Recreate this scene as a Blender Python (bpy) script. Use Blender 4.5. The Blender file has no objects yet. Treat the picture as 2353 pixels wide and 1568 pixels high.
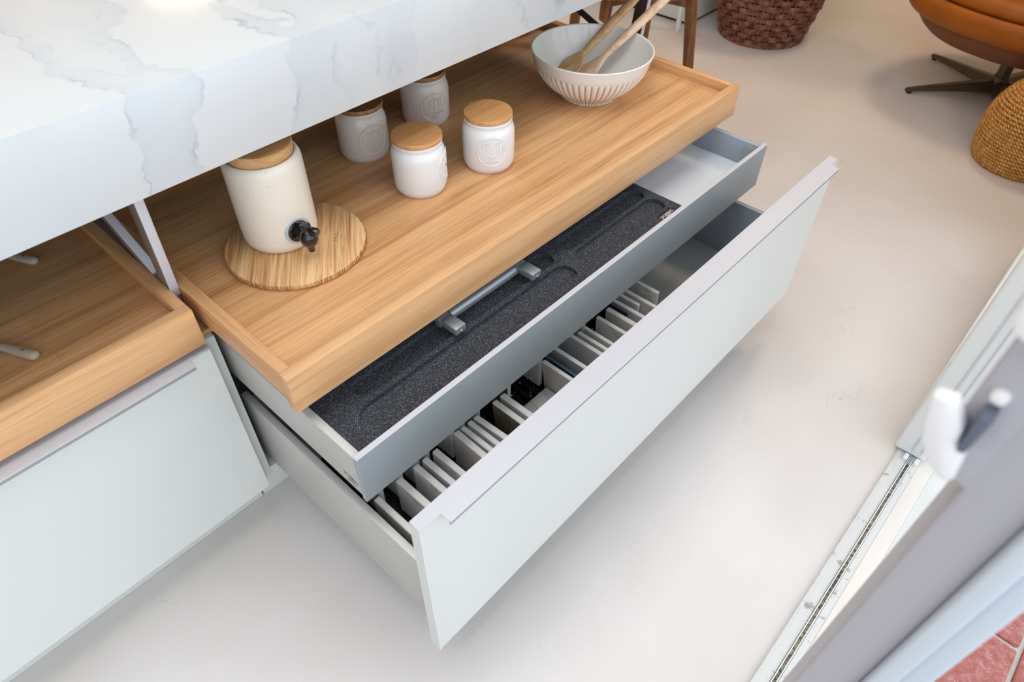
import bpy, bmesh, math, random
from mathutils import Vector, Matrix, Euler

scene = bpy.context.scene
COL = scene.collection
PI = math.pi
rnd = random.Random(7)

# ------------------------------------------------------------------ camera
cam_d = bpy.data.cameras.new('camera')
cam = bpy.data.objects.new('camera', cam_d)
COL.objects.link(cam)
cam.location = (-0.24146, -0.36776, 1.26622)
cam.rotation_mode = 'XYZ'
cam.rotation_euler = (0.7761, -0.00888, -0.82729)
cam_d.sensor_width = 36.0
cam_d.lens = 1583.57 / 2353 * 36.0
cam_d.clip_start = 0.02
cam_d.dof.use_dof = True
cam_d.dof.focus_distance = 1.25
cam_d.dof.aperture_fstop = 6.0
scene.camera = cam

# ------------------------------------------------------------------ view
vs = scene.view_settings
vs.view_transform = 'Standard'
vs.look = 'None'
vs.gamma = 1.0
vs.use_curve_mapping = False
vs.exposure = 0.0

# ------------------------------------------------------------------ world: bright overcast sky
world = bpy.data.worlds.new('world')
scene.world = world
world.use_nodes = True
wn = world.node_tree
bg = wn.nodes['Background']
bg.inputs['Color'].default_value = (0.84, 0.92, 1.0, 1)
bg.inputs['Strength'].default_value = 1.35


def area(name, loc, rot, sx, sy, power, color, spread=180):
    d = bpy.data.lights.new(name, 'AREA')
    d.shape = 'RECTANGLE'
    d.size = sx
    d.size_y = sy
    d.energy = power
    d.color = color
    d.spread = math.radians(spread)
    o = bpy.data.objects.new(name, d)
    COL.objects.link(o)
    o.location = loc
    o.rotation_euler = rot
    return o


# daylight: an added overhead fill lamp, and the sky seen through the open garden doors
area('rooflight_daylight', (0.0, 0.22, 2.62), (0, 0, 0), 2.6, 1.2, 16.5, (0.90, 0.95, 1.0))
area('garden_daylight', (-0.7, -1.9, 1.45), (math.radians(84), 0, 0), 4.4, 2.1, 20, (0.88, 0.94, 1.0))
# warm ceiling lamps deeper in the room
for i, (lx, ly) in enumerate([(3.2, 0.4), (3.4, 2.6), (2.2, 4.5), (-1.0, 3.0)]):
    area('ceiling_lamp_light_%d' % i, (lx, ly, 2.60), (0, 0, 0), 0.5, 0.5, 7, (1.0, 0.73, 0.53))


# ================================================================== materials
def new_mat(name):
    m = bpy.data.materials.new(name)
    m.use_nodes = True
    nt = m.node_tree
    b = nt.nodes['Principled BSDF']
    return m, nt, b


def lin(c):
    def f(v):
        v /= 255.0
        return v / 12.92 if v <= 0.04045 else ((v + 0.055) / 1.055) ** 2.4
    return (f(c[0]), f(c[1]), f(c[2]), 1.0)


def node(nt, t, **kw):
    n = nt.nodes.new(t)
    for k, v in kw.items():
        setattr(n, k, v)
    return n


def ramp(nt, stops, interp='LINEAR'):
    r = nt.nodes.new('ShaderNodeValToRGB')
    r.color_ramp.interpolation = interp
    e = r.color_ramp.elements
    while len(e) < len(stops):
        e.new(0.5)
    for i, (p, c) in enumerate(stops):
        e[i].position = p
        e[i].color = c if len(c) == 4 else (c[0], c[1], c[2], 1)
    return r


def mapping(nt, scale=(1, 1, 1), rot=(0, 0, 0), coord='Object', loc=(0, 0, 0)):
    tc = nt.nodes.new('ShaderNodeTexCoord')
    mp = nt.nodes.new('ShaderNodeMapping')
    mp.inputs['Scale'].default_value = scale
    mp.inputs['Rotation'].default_value = rot
    mp.inputs['Location'].default_value = loc
    nt.links.new(tc.outputs[coord], mp.inputs['Vector'])
    return mp


def noise(nt, vec, scale, detail=4, rough=0.5, dist=0.0):
    n = nt.nodes.new('ShaderNodeTexNoise')
    n.inputs['Scale'].default_value = scale
    n.inputs['Detail'].default_value = detail
    n.inputs['Roughness'].default_value = rough
    n.inputs['Distortion'].default_value = dist
    nt.links.new(vec, n.inputs['Vector'])
    return n


def mixc(nt, fac, a, b, mode='MIX'):
    m = nt.nodes.new('ShaderNodeMix')
    m.data_type = 'RGBA'
    m.blend_type = mode
    for sock, v in ((m.inputs[0], fac), (m.inputs[6], a), (m.inputs[7], b)):
        if hasattr(v, 'links') or hasattr(v, 'is_linked'):
            nt.links.new(v, sock)
        else:
            sock.default_value = v
    return m.outputs[2]


def bump(nt, b, height, strength=0.2, dist=0.001):
    n = nt.nodes.new('ShaderNodeBump')
    n.inputs['Strength'].default_value = strength
    n.inputs['Distance'].default_value = dist
    nt.links.new(height, n.inputs['Height'])
    nt.links.new(n.outputs['Normal'], b.inputs['Normal'])


def plain(name, rgb, rough=0.5, metal=0.0, spec=0.5, coat=0.0, grain=0.0, gscale=300):
    m, nt, b = new_mat(name)
    c = lin(rgb)
    b.inputs['Roughness'].default_value = rough
    b.inputs['Metallic'].default_value = metal
    b.inputs['Specular IOR Level'].default_value = spec
    b.inputs['Coat Weight'].default_value = coat
    mp = mapping(nt)
    n = noise(nt, mp.outputs[0], gscale, 3)
    g = max(grain, 0.012)
    lo = (c[0] * (1 - g), c[1] * (1 - g), c[2] * (1 - g), 1)
    hi = (min(1, c[0] * (1 + g)), min(1, c[1] * (1 + g)), min(1, c[2] * (1 + g)), 1)
    nt.links.new(mixc(nt, n.outputs['Fac'], lo, hi), b.inputs['Base Color'])
    return m


def wood(name, base, dark, light, axis_scale, rough=0.42, stave=None, rot=(0, 0, 0), streak=0.5, gscale=1.0, fibre=0.38):
    """axis_scale: noise scale per axis, small along the grain."""
    m, nt, b = new_mat(name)
    mp0 = mapping(nt, rot=rot)
    mp = nt.nodes.new('ShaderNodeMapping')
    mp.inputs['Scale'].default_value = axis_scale
    nt.links.new(mp0.outputs[0], mp.inputs['Vector'])
    n1 = noise(nt, mp.outputs[0], 1.0 * gscale, 5, 0.62, 0.6)
    n2 = noise(nt, mp.outputs[0], 5.0 * gscale, 3, 0.6, 0.2)
    n3 = noise(nt, mp.outputs[0], 0.28 * gscale, 2, 0.5, 0.3)
    r1 = ramp(nt, [(0.30, lin(dark)), (0.47, lin(base)), (0.70, lin(light))])
    nt.links.new(n1.outputs['Fac'], r1.inputs[0])
    r2 = ramp(nt, [(0.36, lin(dark)), (0.52, (1, 1, 1, 1))])
    nt.links.new(n2.outputs['Fac'], r2.inputs[0])
    c = mixc(nt, streak * 0.45, r1.outputs[0], r2.outputs[0], 'MULTIPLY')
    r3 = ramp(nt, [(0.35, (0.86, 0.82, 0.78, 1)), (0.65, (1.08, 1.06, 1.05, 1))])
    nt.links.new(n3.outputs['Fac'], r3.inputs[0])
    c = mixc(nt, 0.9, c, r3.outputs[0], 'MULTIPLY')
    if stave:
        # glued staves of slightly different tone, running along x
        br = nt.nodes.new('ShaderNodeTexBrick')
        mp2 = mapping(nt)
        nt.links.new(mp2.outputs[0], br.inputs['Vector'])
        br.inputs['Scale'].default_value = 1.0
        br.inputs['Brick Width'].default_value = stave[0]
        br.inputs['Row Height'].default_value = stave[1]
        br.inputs['Mortar Size'].default_value = 0.0002
        br.inputs['Color1'].default_value = (0.84, 0.79, 0.75, 1)
        br.inputs['Color2'].default_value = (1.06, 1.05, 1.04, 1)
        br.inputs['Mortar'].default_value = (0.80, 0.72, 0.64, 1)
        c = mixc(nt, 0.75, c, br.outputs['Color'], 'MULTIPLY')
    mpf = nt.nodes.new('ShaderNodeMapping')
    mpf.inputs['Scale'].default_value = tuple(a * (9.0 if a > 15 else 7.0) for a in axis_scale)
    nt.links.new(mp0.outputs[0], mpf.inputs['Vector'])
    n4 = noise(nt, mpf.outputs[0], 1.0, 2, 0.6)
    r4 = ramp(nt, [(0.34, (0.74, 0.66, 0.58, 1)), (0.50, (1, 1, 1, 1)), (0.72, (1.05, 1.05, 1.05, 1))])
    nt.links.new(n4.outputs['Fac'], r4.inputs[0])
    c = mixc(nt, fibre, c, r4.outputs[0], 'MULTIPLY')
    nt.links.new(c, b.inputs['Base Color'])
    b.inputs['Roughness'].default_value = rough
    bump(nt, b, n2.outputs['Fac'], 0.12, 0.0006)
    return m


M = {}
M['lacquer'] = plain('white_lacquer', (220, 223, 219), 0.38, gscale=2)
M['carcass'] = plain('white_carcass', (212, 216, 210), 0.5)
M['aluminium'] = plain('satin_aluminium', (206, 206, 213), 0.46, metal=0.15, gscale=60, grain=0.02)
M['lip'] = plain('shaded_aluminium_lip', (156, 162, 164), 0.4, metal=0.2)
M['grey_front'] = plain('grey_drawer_front', (160, 168, 174), 0.42, metal=0.0, gscale=2)
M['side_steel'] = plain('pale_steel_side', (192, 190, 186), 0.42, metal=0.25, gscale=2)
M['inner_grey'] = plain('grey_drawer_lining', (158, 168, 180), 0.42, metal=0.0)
M['drawer_base'] = plain('pale_drawer_base', (232, 238, 246), 0.4)
M['drawer_base_dark'] = plain('grey_drawer_base', (178, 184, 188), 0.36)
M['dark_metal'] = plain('dark_frame_metal', (62, 58, 58), 0.4, metal=0.1)
M['brushed'] = plain('brushed_handle_metal', (166, 172, 178), 0.32, metal=0.55, gscale=200, grain=0.04)
M['black_gloss'] = plain('black_gloss_plastic', (22, 20, 24), 0.12, coat=0.5)
M['seal'] = plain('pale_seal', (192, 200, 204), 0.4)
M['black_matt'] = plain('black_plastic', (20, 18, 18), 0.5)
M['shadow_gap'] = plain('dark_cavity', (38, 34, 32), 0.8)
M['oak_x'] = wood('oak_grain_along', (216, 170, 122), (198, 148, 100), (226, 182, 134), (1.3, 40, 40), streak=0.3)
M['oak_y'] = wood('oak_grain_across', (212, 164, 116), (192, 142, 96), (224, 178, 130), (40, 1.3, 40), streak=0.3)
M['oak_base'] = wood('oak_staves', (216, 168, 118), (188, 136, 88), (228, 184, 136), (1.3, 40, 40), stave=(0.85, 0.072), streak=0.5)
M['board'] = wood('carved_pine', (218, 172, 120), (164, 112, 66), (238, 202, 154), (120, 3.0, 10), rot=(0, 0, math.radians(-53 + 90)), streak=0.9, rough=0.5)
M['lid'] = wood('lid_beech', (214, 162, 108), (198, 142, 88), (224, 176, 124), (4, 50, 50), streak=0.2, fibre=0.4)
M['lid_dark'] = wood('lid_brown', (150, 102, 64), (92, 56, 34), (184, 134, 90), (90, 5, 20), streak=0.8)
M['lid_big'] = wood('lid_pale_pine', (216, 172, 118), (192, 142, 86), (230, 190, 140), (3, 50, 60), streak=0.3)
M['spoon1'] = wood('worn_olive_wood', (224, 182, 132), (190, 138, 86), (236, 204, 160), (20, 60, 60), streak=0.4, rough=0.5, fibre=0.12)
M['spoon2'] = wood('pale_beech', (234, 202, 170), (206, 158, 118), (244, 222, 198), (20, 70, 60), streak=0.4, rough=0.55, fibre=0.12)
M['walnut'] = wood('walnut', (120, 76, 34), (84, 48, 18), (146, 96, 46), (30, 30, 4), streak=0.6, rough=0.35)


def ceramic(name, rgb, spec_rgb=None, amount=0.62, scale=240, rough=0.25):
    m, nt, b = new_mat(name)
    mp = mapping(nt)
    n0 = noise(nt, mp.outputs[0], 14, 3)
    c = lin(rgb)
    col = mixc(nt, n0.outputs['Fac'], (c[0] * .95, c[1] * .94, c[2] * .93, 1), c)
    if spec_rgb:
        v = nt.nodes.new('ShaderNodeTexVoronoi')
        v.inputs['Scale'].default_value = scale
        nt.links.new(mp.outputs[0], v.inputs['Vector'])
        r = ramp(nt, [(0.10, (1, 1, 1, 1)), (0.16, (0, 0, 0, 1))])
        nt.links.new(v.outputs['Distance'], r.inputs[0])
        n1 = noise(nt, mp.outputs[0], 70, 1)
        r1 = ramp(nt, [(amount, (0, 0, 0, 1)), (amount + .02, (1, 1, 1, 1))])
        nt.links.new(n1.outputs['Fac'], r1.inputs[0])
        mm = node(nt, 'ShaderNodeMath', operation='MULTIPLY')
        nt.links.new(r.outputs[0], mm.inputs[0])
        nt.links.new(r1.outputs[0], mm.inputs[1])
        col = mixc(nt, mm.outputs[0], col, lin(spec_rgb))
    nt.links.new(col, b.inputs['Base Color'])
    b.inputs['Roughness'].default_value = rough
    b.inputs['Coat Weight'].default_value = 0.3
    return m


M['jar'] = ceramic('white_glaze', (234, 235, 238), (160, 140, 130), 0.66, 260, 0.2)
M['jar_grey'] = ceramic('grey_white_glaze', (214, 208, 202), (150, 130, 118), 0.64, 260, 0.3)
M['dispenser'] = ceramic('cream_stoneware', (232, 226, 212), (166, 120, 76), 0.56, 190, 0.42)

# fluted bowl glaze: brown glaze pooled in the grooves (vertex attribute written by the builder)
m, nt, b = new_mat('bowl_glaze')
at = node(nt, 'ShaderNodeAttribute', attribute_name='groove')
nt.links.new(mixc(nt, at.outputs['Fac'], lin((236, 234, 229)), lin((186, 158, 130))), b.inputs['Base Color'])
b.inputs['Roughness'].default_value = 0.15
b.inputs['Coat Weight'].default_value = 0.4
M['bowl'] = m

# marble-look quartz
def marble(name, base=(211, 215, 217), patch=(200, 206, 211), vein=(138, 146, 160), s=1.0, rot=(0, 0, 0), rough=0.18, vein_amt=0.55):
    m, nt, b = new_mat(name)
    mp = mapping(nt, rot=rot, scale=(1, 1, 1))
    dn = noise(nt, mp.outputs[0], 9 * s, 6, 0.62)
    sub = node(nt, 'ShaderNodeVectorMath', operation='SUBTRACT')
    nt.links.new(dn.outputs['Color'], sub.inputs[0])
    sub.inputs[1].default_value = (0.5, 0.5, 0.5)
    sc = node(nt, 'ShaderNodeVectorMath', operation='SCALE')
    nt.links.new(sub.outputs[0], sc.inputs[0])
    sc.inputs['Scale'].default_value = 0.13 / s
    add = node(nt, 'ShaderNodeVectorMath', operation='ADD')
    nt.links.new(mp.outputs[0], add.inputs[0])
    nt.links.new(sc.outputs[0], add.inputs[1])
    sq = nt.nodes.new('ShaderNodeMapping')
    sq.inputs['Rotation'].default_value = (0, math.radians(38), math.radians(-52))
    sq.inputs['Scale'].default_value = (3.6, 1.1, 1.1)
    nt.links.new(add.outputs[0], sq.inputs['Vector'])
    n1 = noise(nt, sq.outputs[0], 1.5 * s, 2, 0.4)
    # tinted patch between two vein lines
    rp = ramp(nt, [(0.50, (0, 0, 0, 1)), (0.512, (0.85, .85, .85, 1)), (0.58, (0.35, .35, .35, 1)), (0.66, (0, 0, 0, 1))])
    nt.links.new(n1.outputs['Fac'], rp.inputs[0])
    rv = ramp(nt, [(0.494, (0, 0, 0, 1)), (0.503, (1, 1, 1, 1)), (0.514, (0, 0, 0, 1)), (0.575, (0, 0, 0, 1)), (0.583, (.45, .45, .45, 1)), (0.592, (0, 0, 0, 1))])
    nt.links.new(n1.outputs['Fac'], rv.inputs[0])
    brk = noise(nt, mp.outputs[0], 16 * s, 3)
    rb = ramp(nt, [(0.40, (0, 0, 0, 1)), (0.62, (1, 1, 1, 1))])
    nt.links.new(brk.outputs['Fac'], rb.inputs[0])
    mm = node(nt, 'ShaderNodeMath', operation='MULTIPLY')
    nt.links.new(rv.outputs[0], mm.inputs[0])
    nt.links.new(rb.outputs[0], mm.inputs[1])
    mm2 = node(nt, 'ShaderNodeMath', operation='MULTIPLY')
    nt.links.new(mm.outputs[0], mm2.inputs[0])
    mm2.inputs[1].default_value = vein_amt
    c = mixc(nt, rp.outputs[0], lin(base), lin(patch))
    c = mixc(nt, mm2.outputs[0], c, lin(vein))
    nt.links.new(c, b.inputs['Base Color'])
    b.inputs['Roughness'].default_value = rough
    return m


M['marble'] = marble('veined_white_quartz')
M['tile_marble'] = marble('sample_marble', (232, 230, 226), (206, 206, 206), (110, 110, 112), 4.0, rough=0.3)
M['tile_marble_b'] = marble('sample_marble_warm', (222, 216, 204), (204, 200, 190), (120, 112, 100), 5.0, rot=(0.5, 0.3, 1.0), rough=0.3)
M['tile_white'] = plain('sample_white', (240, 238, 234), 0.3)
M['tile_cream'] = plain('sample_cream', (226, 220, 210), 0.4)
M['tile_grey'] = plain('sample_grey', (200, 202, 208), 0.35)
M['tile_greige'] = plain('sample_greige', (210, 204, 200), 0.35)
M['tile_blue'] = plain('sample_dark_blue', (24, 44, 66), 0.12)
M['tile_black'] = plain('sample_black', (16, 18, 22), 0.15)
M['tile_edge'] = plain('sample_edge', (252, 251, 248), 0.5)
M['tile_edge_blue'] = plain('sample_edge_blue', (82, 112, 142), 0.4)

m, nt, b = new_mat('sample_brown_granite')
mp = mapping(nt)
n = noise(nt, mp.outputs[0], 220, 4)
r = ramp(nt, [(0.35, lin((92, 74, 60))), (0.5, lin((138, 122, 106))), (0.66, lin((170, 156, 142)))])
nt.links.new(n.outputs['Fac'], r.inputs[0])
nt.links.new(r.outputs[0], b.inputs['Base Color'])
M['tile_brown'] = m


def speckle(name, base, dot, scale, thr, rough, dot2=None, bump_s=0.0, em=0.0):
    m, nt, b = new_mat(name)
    mp = mapping(nt)
    v = nt.nodes.new('ShaderNodeTexVoronoi')
    v.inputs['Scale'].default_value = scale
    nt.links.new(mp.outputs[0], v.inputs['Vector'])
    sep = node(nt, 'ShaderNodeSeparateColor')
    nt.links.new(v.outputs['Color'], sep.inputs[0])
    r = ramp(nt, [(thr, lin(base)), (min(.999, thr + 0.08), lin(dot2 or dot)), (1.0, lin(dot))])
    nt.links.new(sep.outputs[0], r.inputs[0])
    rd = ramp(nt, [(0.28, (1, 1, 1, 1)), (0.45, (0, 0, 0, 1))])
    nt.links.new(v.outputs['Distance'], rd.inputs[0])
    nt.links.new(mixc(nt, rd.outputs[0], lin(base), r.outputs[0]), b.inputs['Base Color'])
    b.inputs['Roughness'].default_value = rough
    if bump_s:
        bump(nt, b, sep.outputs[1], bump_s, 0.0006)
    return m


M['foam'] = speckle('speckled_black_foam', (40, 43, 50), (176, 182, 194), 900, 0.45, 0.8, (78, 84, 94), 0.5)
M['granite'] = speckle('black_galaxy_granite', (10, 12, 20), (255, 252, 240), 190, 0.88, 0.2, (130, 132, 140))

# polished concrete floor
m, nt, b = new_mat('polished_concrete')
mp = mapping(nt)
n1 = noise(nt, mp.outputs[0], 2.2, 4, 0.55)
r1 = ramp(nt, [(0.36, lin((215, 208, 204))), (0.64, lin((223, 217, 214)))])
nt.links.new(n1.outputs['Fac'], r1.inputs[0])
n2 = noise(nt, mp.outputs[0], 420, 2)
r2 = ramp(nt, [(0.74, (1, 1, 1, 1)), (0.78, (0.72, 0.70, 0.68, 1))])
nt.links.new(n2.outputs['Fac'], r2.inputs[0])
c = mixc(nt, 1.0, r1.outputs[0], r2.outputs[0], 'MULTIPLY')
# hairline cracks, broken up
nd = noise(nt, mp.outputs[0], 7, 5)
sc = node(nt, 'ShaderNodeVectorMath', operation='SCALE')
nt.links.new(nd.outputs['Color'], sc.inputs[0])
sc.inputs['Scale'].default_value = 0.28
ad = node(nt, 'ShaderNodeVectorMath', operation='ADD')
nt.links.new(mp.outputs[0], ad.inputs[0])
nt.links.new(sc.outputs[0], ad.inputs[1])
vo = nt.nodes.new('ShaderNodeTexVoronoi')
vo.feature = 'DISTANCE_TO_EDGE'
vo.inputs['Scale'].default_value = 1.7
nt.links.new(ad.outputs[0], vo.inputs['Vector'])
rc = ramp(nt, [(0.0, (1, 1, 1, 1)), (0.0028, (0, 0, 0, 1))])
nt.links.new(vo.outputs['Distance'], rc.inputs[0])
nb = noise(nt, mp.outputs[0], 5, 3)
rb = ramp(nt, [(0.54, (0, 0, 0, 1)), (0.62, (0.28, 0.28, 0.28, 1))])
nt.links.new(nb.outputs['Fac'], rb.inputs[0])
mu = node(nt, 'ShaderNodeMath', operation='MULTIPLY')
nt.links.new(rc.outputs[0], mu.inputs[0])
nt.links.new(rb.outputs[0], mu.inputs[1])
c = mixc(nt, mu.outputs[0], c, lin((168, 160, 152)))
nt.links.new(c, b.inputs['Base Color'])
b.inputs['Roughness'].default_value = 0.42
b.inputs['Specular IOR Level'].default_value = 0.35
M['floor'] = m

M['wall'] = plain('wall_paint', (226, 214, 198), 0.8, gscale=3)
M['ceiling'] = plain('ceiling_paint', (236, 234, 230), 0.9)
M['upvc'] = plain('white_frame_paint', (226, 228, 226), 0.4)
M['door_grey'] = plain('grey_white_frame_paint', (180, 178, 186), 0.45)  # darkened: shade on the open leaf is put into this colour
M['sill_stone'] = plain('warm_white_sill', (232, 224, 216), 0.5)
M['bead_blue'] = plain('cool_white_bead_paint', (206, 216, 228), 0.45)  # blue light from the sky is put into the bead's colour
M['handle_white'] = plain('white_handle_enamel', (240, 240, 242), 0.3)
M['handle_slate'] = plain('slate_plastic', (96, 104, 124), 0.5)

m, nt, b = new_mat('weathered_track_paint')
mp = mapping(nt)
n1 = noise(nt, mp.outputs[0], 34, 6, 0.65)
r1 = ramp(nt, [(0.60, lin((216, 216, 214))), (0.64, lin((176, 176, 172))), (0.74, lin((150, 138, 120)))])
nt.links.new(n1.outputs['Fac'], r1.inputs[0])
n2 = noise(nt, mp.outputs[0], 500, 2)
r2 = ramp(nt, [(0.68, (1, 1, 1, 1)), (0.74, lin((150, 128, 100)))])
nt.links.new(n2.outputs['Fac'], r2.inputs[0])
nt.links.new(mixc(nt, 0.8, r1.outputs[0], r2.outputs[0], 'MULTIPLY'), b.inputs['Base Color'])
b.inputs['Roughness'].default_value = 0.5
M['track'] = m

m, nt, b = new_mat('track_grime')
mp = mapping(nt)
n1 = noise(nt, mp.outputs[0], 160, 5, 0.7)
r1 = ramp(nt, [(0.38, lin((70, 58, 44))), (0.52, lin((150, 140, 122))), (0.66, lin((205, 198, 182)))])
nt.links.new(n1.outputs['Fac'], r1.inputs[0])
nt.links.new(r1.outputs[0], b.inputs['Base Color'])
b.inputs['Roughness'].default_value = 0.7
M['grime'] = m

m, nt, b = new_mat('red_brick')
mp = mapping(nt)
n1 = noise(nt, mp.outputs[0], 60, 6, 0.7)
r1 = ramp(nt, [(0.36, lin((160, 90, 82))), (0.52, lin((178, 112, 104))), (0.68, lin((190, 148, 144)))])
nt.links.new(n1.outputs['Fac'], r1.inputs[0])
v = noise(nt, mp.outputs[0], 210, 3)
r2 = ramp(nt, [(0.66, (0, 0, 0, 1)), (0.71, (1, 1, 1, 1))])
nt.links.new(v.outputs['Fac'], r2.inputs[0])
nt.links.new(mixc(nt, r2.outputs[0], r1.outputs[0], lin((226, 206, 208))), b.inputs['Base Color'])
b.inputs['Roughness'].default_value = 0.85
bump(nt, b, n1.outputs['Fac'], 0.5, 0.002)
M['brick'] = m
M['mortar'] = plain('pale_mortar', (214, 214, 204), 0.9, grain=0.25, gscale=900)

m, nt, b = new_mat('tan_leather')
mp = mapping(nt)
n1 = noise(nt, mp.outputs[0], 10, 3)
r1 = ramp(nt, [(0.3, lin((144, 74, 3))), (0.7, lin((160, 86, 5)))])
nt.links.new(n1.outputs['Fac'], r1.inputs[0])
nt.links.new(r1.outputs[0], b.inputs['Base Color'])
b.inputs['Roughness'].default_value = 0.5
b.inputs['Specular IOR Level'].default_value = 0.3
n2 = noise(nt, mp.outputs[0], 500, 2)
bump(nt, b, n2.outputs['Fac'], 0.08, 0.0005)
M['leather'] = m
M['leather_under'] = plain('brown_seat_shell', (112, 66, 20), 0.6)
M['bronze'] = plain('bronze_metal', (112, 100, 84), 0.38, metal=0.7)

m, nt, b = new_mat('wicker')
mp = mapping(nt)
n1 = noise(nt, mp.outputs[0], 45, 3)
r1 = ramp(nt, [(0.32, lin((84, 46, 30))), (0.5, lin((118, 74, 52))), (0.68, lin((146, 100, 74)))])
nt.links.new(n1.outputs['Fac'], r1.inputs[0])
nt.links.new(r1.outputs[0], b.inputs['Base Color'])
b.inputs['Roughness'].default_value = 0.5
M['wicker'] = m
M['wicker_dark'] = plain('wicker_core', (34, 16, 12), 0.8)

m, nt, b = new_mat('seagrass_rope')
tc = nt.nodes.new('ShaderNodeTexCoord')
uvm = nt.nodes.new('ShaderNodeMapping')
uvm.inputs['Scale'].default_value = (1, 1, 1)
nt.links.new(tc.outputs['UV'], uvm.inputs['Vector'])
wv = nt.nodes.new('ShaderNodeTexWave')
wv.wave_type = 'BANDS'
wv.bands_direction = 'DIAGONAL'
wv.inputs['Scale'].default_value = 1.0
wv.inputs['Distortion'].default_value = 0.6
nt.links.new(uvm.outputs[0], wv.inputs['Vector'])
mp = mapping(nt)
n1 = noise(nt, mp.outputs[0], 60, 3)
r1 = ramp(nt, [(0.3, lin((190, 128, 52))), (0.7, lin((236, 184, 104)))])
nt.links.new(n1.outputs['Fac'], r1.inputs[0])
rw = ramp(nt, [(0.15, lin((150, 120, 80))), (0.6, (1, 1, 1, 1))])
nt.links.new(wv.outputs['Fac'], rw.inputs[0])
nt.links.new(mixc(nt, 0.7, r1.outputs[0], rw.outputs[0], 'MULTIPLY'), b.inputs['Base Color'])
b.inputs['Roughness'].default_value = 0.7
bump(nt, b, wv.outputs['Fac'], 0.6, 0.003)
M['rope'] = m
M['rope_core'] = plain('rope_core', (84, 50, 14), 0.9)

m, nt, b = new_mat('clear_glass')
b.inputs['Base Color'].default_value = (1, 1, 1, 1)
b.inputs['Roughness'].default_value = 0.0
b.inputs['Transmission Weight'].default_value = 1.0
b.inputs['IOR'].default_value = 1.0
b.inputs['Alpha'].default_value = 0.12
M['glass'] = m

m, nt, b = new_mat('lamp_glow')
b.inputs['Emission Color'].default_value = (1.0, 0.78, 0.5, 1)
b.inputs['Emission Strength'].default_value = 12
M['glow'] = m
m, nt, b = new_mat('rooflight_pane')  # glowing surface added to go with the overhead fill lamp
b.inputs['Emission Color'].default_value = (0.9, 0.95, 1.0, 1)
b.inputs['Emission Strength'].default_value = 1.6
M['sky_pane'] = m
M['printed'] = plain('printed_grey_ink', (92, 88, 86), 0.6)
M['printed_white'] = plain('printed_white_ink', (232, 232, 232), 0.5)
M['burnt'] = plain('burnt_mark', (132, 88, 50), 0.7)
M['notch'] = plain('notch_brown', (158, 110, 66), 0.7)
M['bone'] = plain('bone_handle', (186, 172, 150), 0.5, grain=0.03)


# ================================================================== builders
def link(name, me, mat, parent=None):
    o = bpy.data.objects.new(name, me)
    COL.objects.link(o)
    if mat is not None:
        if isinstance(mat, (list, tuple)):
            for x in mat:
                me.materials.append(x)
        else:
            me.materials.append(mat)
    if parent is not None:
        o.parent = parent
    return o


def fin(bm, name, smooth=False, angle=None):
    bmesh.ops.recalc_face_normals(bm, faces=bm.faces)
    me = bpy.data.meshes.new(name)
    bm.to_mesh(me)
    bm.free()
    if smooth:
        for p in me.polygons:
            p.use_smooth = True
        if angle:
            me.set_sharp_from_angle(angle=math.radians(angle))
    return me


def bm_box(bm, x0, x1, y0, y1, z0, z1, bev=0.0, seg=2):
    r = bmesh.ops.create_cube(bm, size=1)
    vs_ = r['verts']
    for v in vs_:
        v.co = Vector(((x0 + x1) / 2 + v.co.x * (x1 - x0), (y0 + y1) / 2 + v.co.y * (y1 - y0), (z0 + z1) / 2 + v.co.z * (z1 - z0)))
    if bev > 0:
        es = list({e for v in vs_ for e in v.link_edges})
        bmesh.ops.bevel(bm, geom=es, offset=bev, segments=seg, affect='EDGES', profile=0.5)
    return vs_


def box(name, dims, mat, parent=None, bev=0.0, seg=2, off=(0, 0, 0)):
    x0, x1, y0, y1, z0, z1 = dims
    bm = bmesh.new()
    bm_box(bm, x0 - off[0], x1 - off[0], y0 - off[1], y1 - off[1], z0 - off[2], z1 - off[2], bev, seg)
    return link(name, fin(bm, name, bev > 0, 40), mat, parent)


def thing(name, label, cat, loc=(0, 0, 0), group=None, rotz=0):
    o = bpy.data.objects.new(name, None)
    o.empty_display_size = 0.05
    COL.objects.link(o)
    o.location = loc
    o.rotation_euler = (0, 0, rotz)
    o['label'] = label
    o['category'] = cat
    if group:
        o['group'] = group
    return o


def tag(o, label, cat, group=None):
    o['label'] = label
    o['category'] = cat
    if group:
        o['group'] = group
    return o


def struct(o):
    o['kind'] = 'structure'
    return o


def prism(name, pts, z0, z1, mat, parent=None, bev=0.0, axis='z'):
    """polygon pts in the plane normal to axis, extruded z0..z1 along axis."""
    bm = bmesh.new()
    def mk(a, b_, c):
        return {'z': (a, b_, c), 'x': (c, a, b_), 'y': (a, c, b_)}[axis]
    lo = [bm.verts.new(mk(a, b_, z0)) for a, b_ in pts]
    hi = [bm.verts.new(mk(a, b_, z1)) for a, b_ in pts]
    n = len(pts)
    bm.faces.new(lo[::-1])
    bm.faces.new(hi)
    for i in range(n):
        bm.faces.new((lo[i], lo[(i + 1) % n], hi[(i + 1) % n], hi[i]))
    if bev:
        bmesh.ops.recalc_face_normals(bm, faces=bm.faces)
        bmesh.ops.bevel(bm, geom=list(bm.edges), offset=bev, segments=2, affect='EDGES', profile=0.5)
    return link(name, fin(bm, name, bev > 0, 40), mat, parent)


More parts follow.
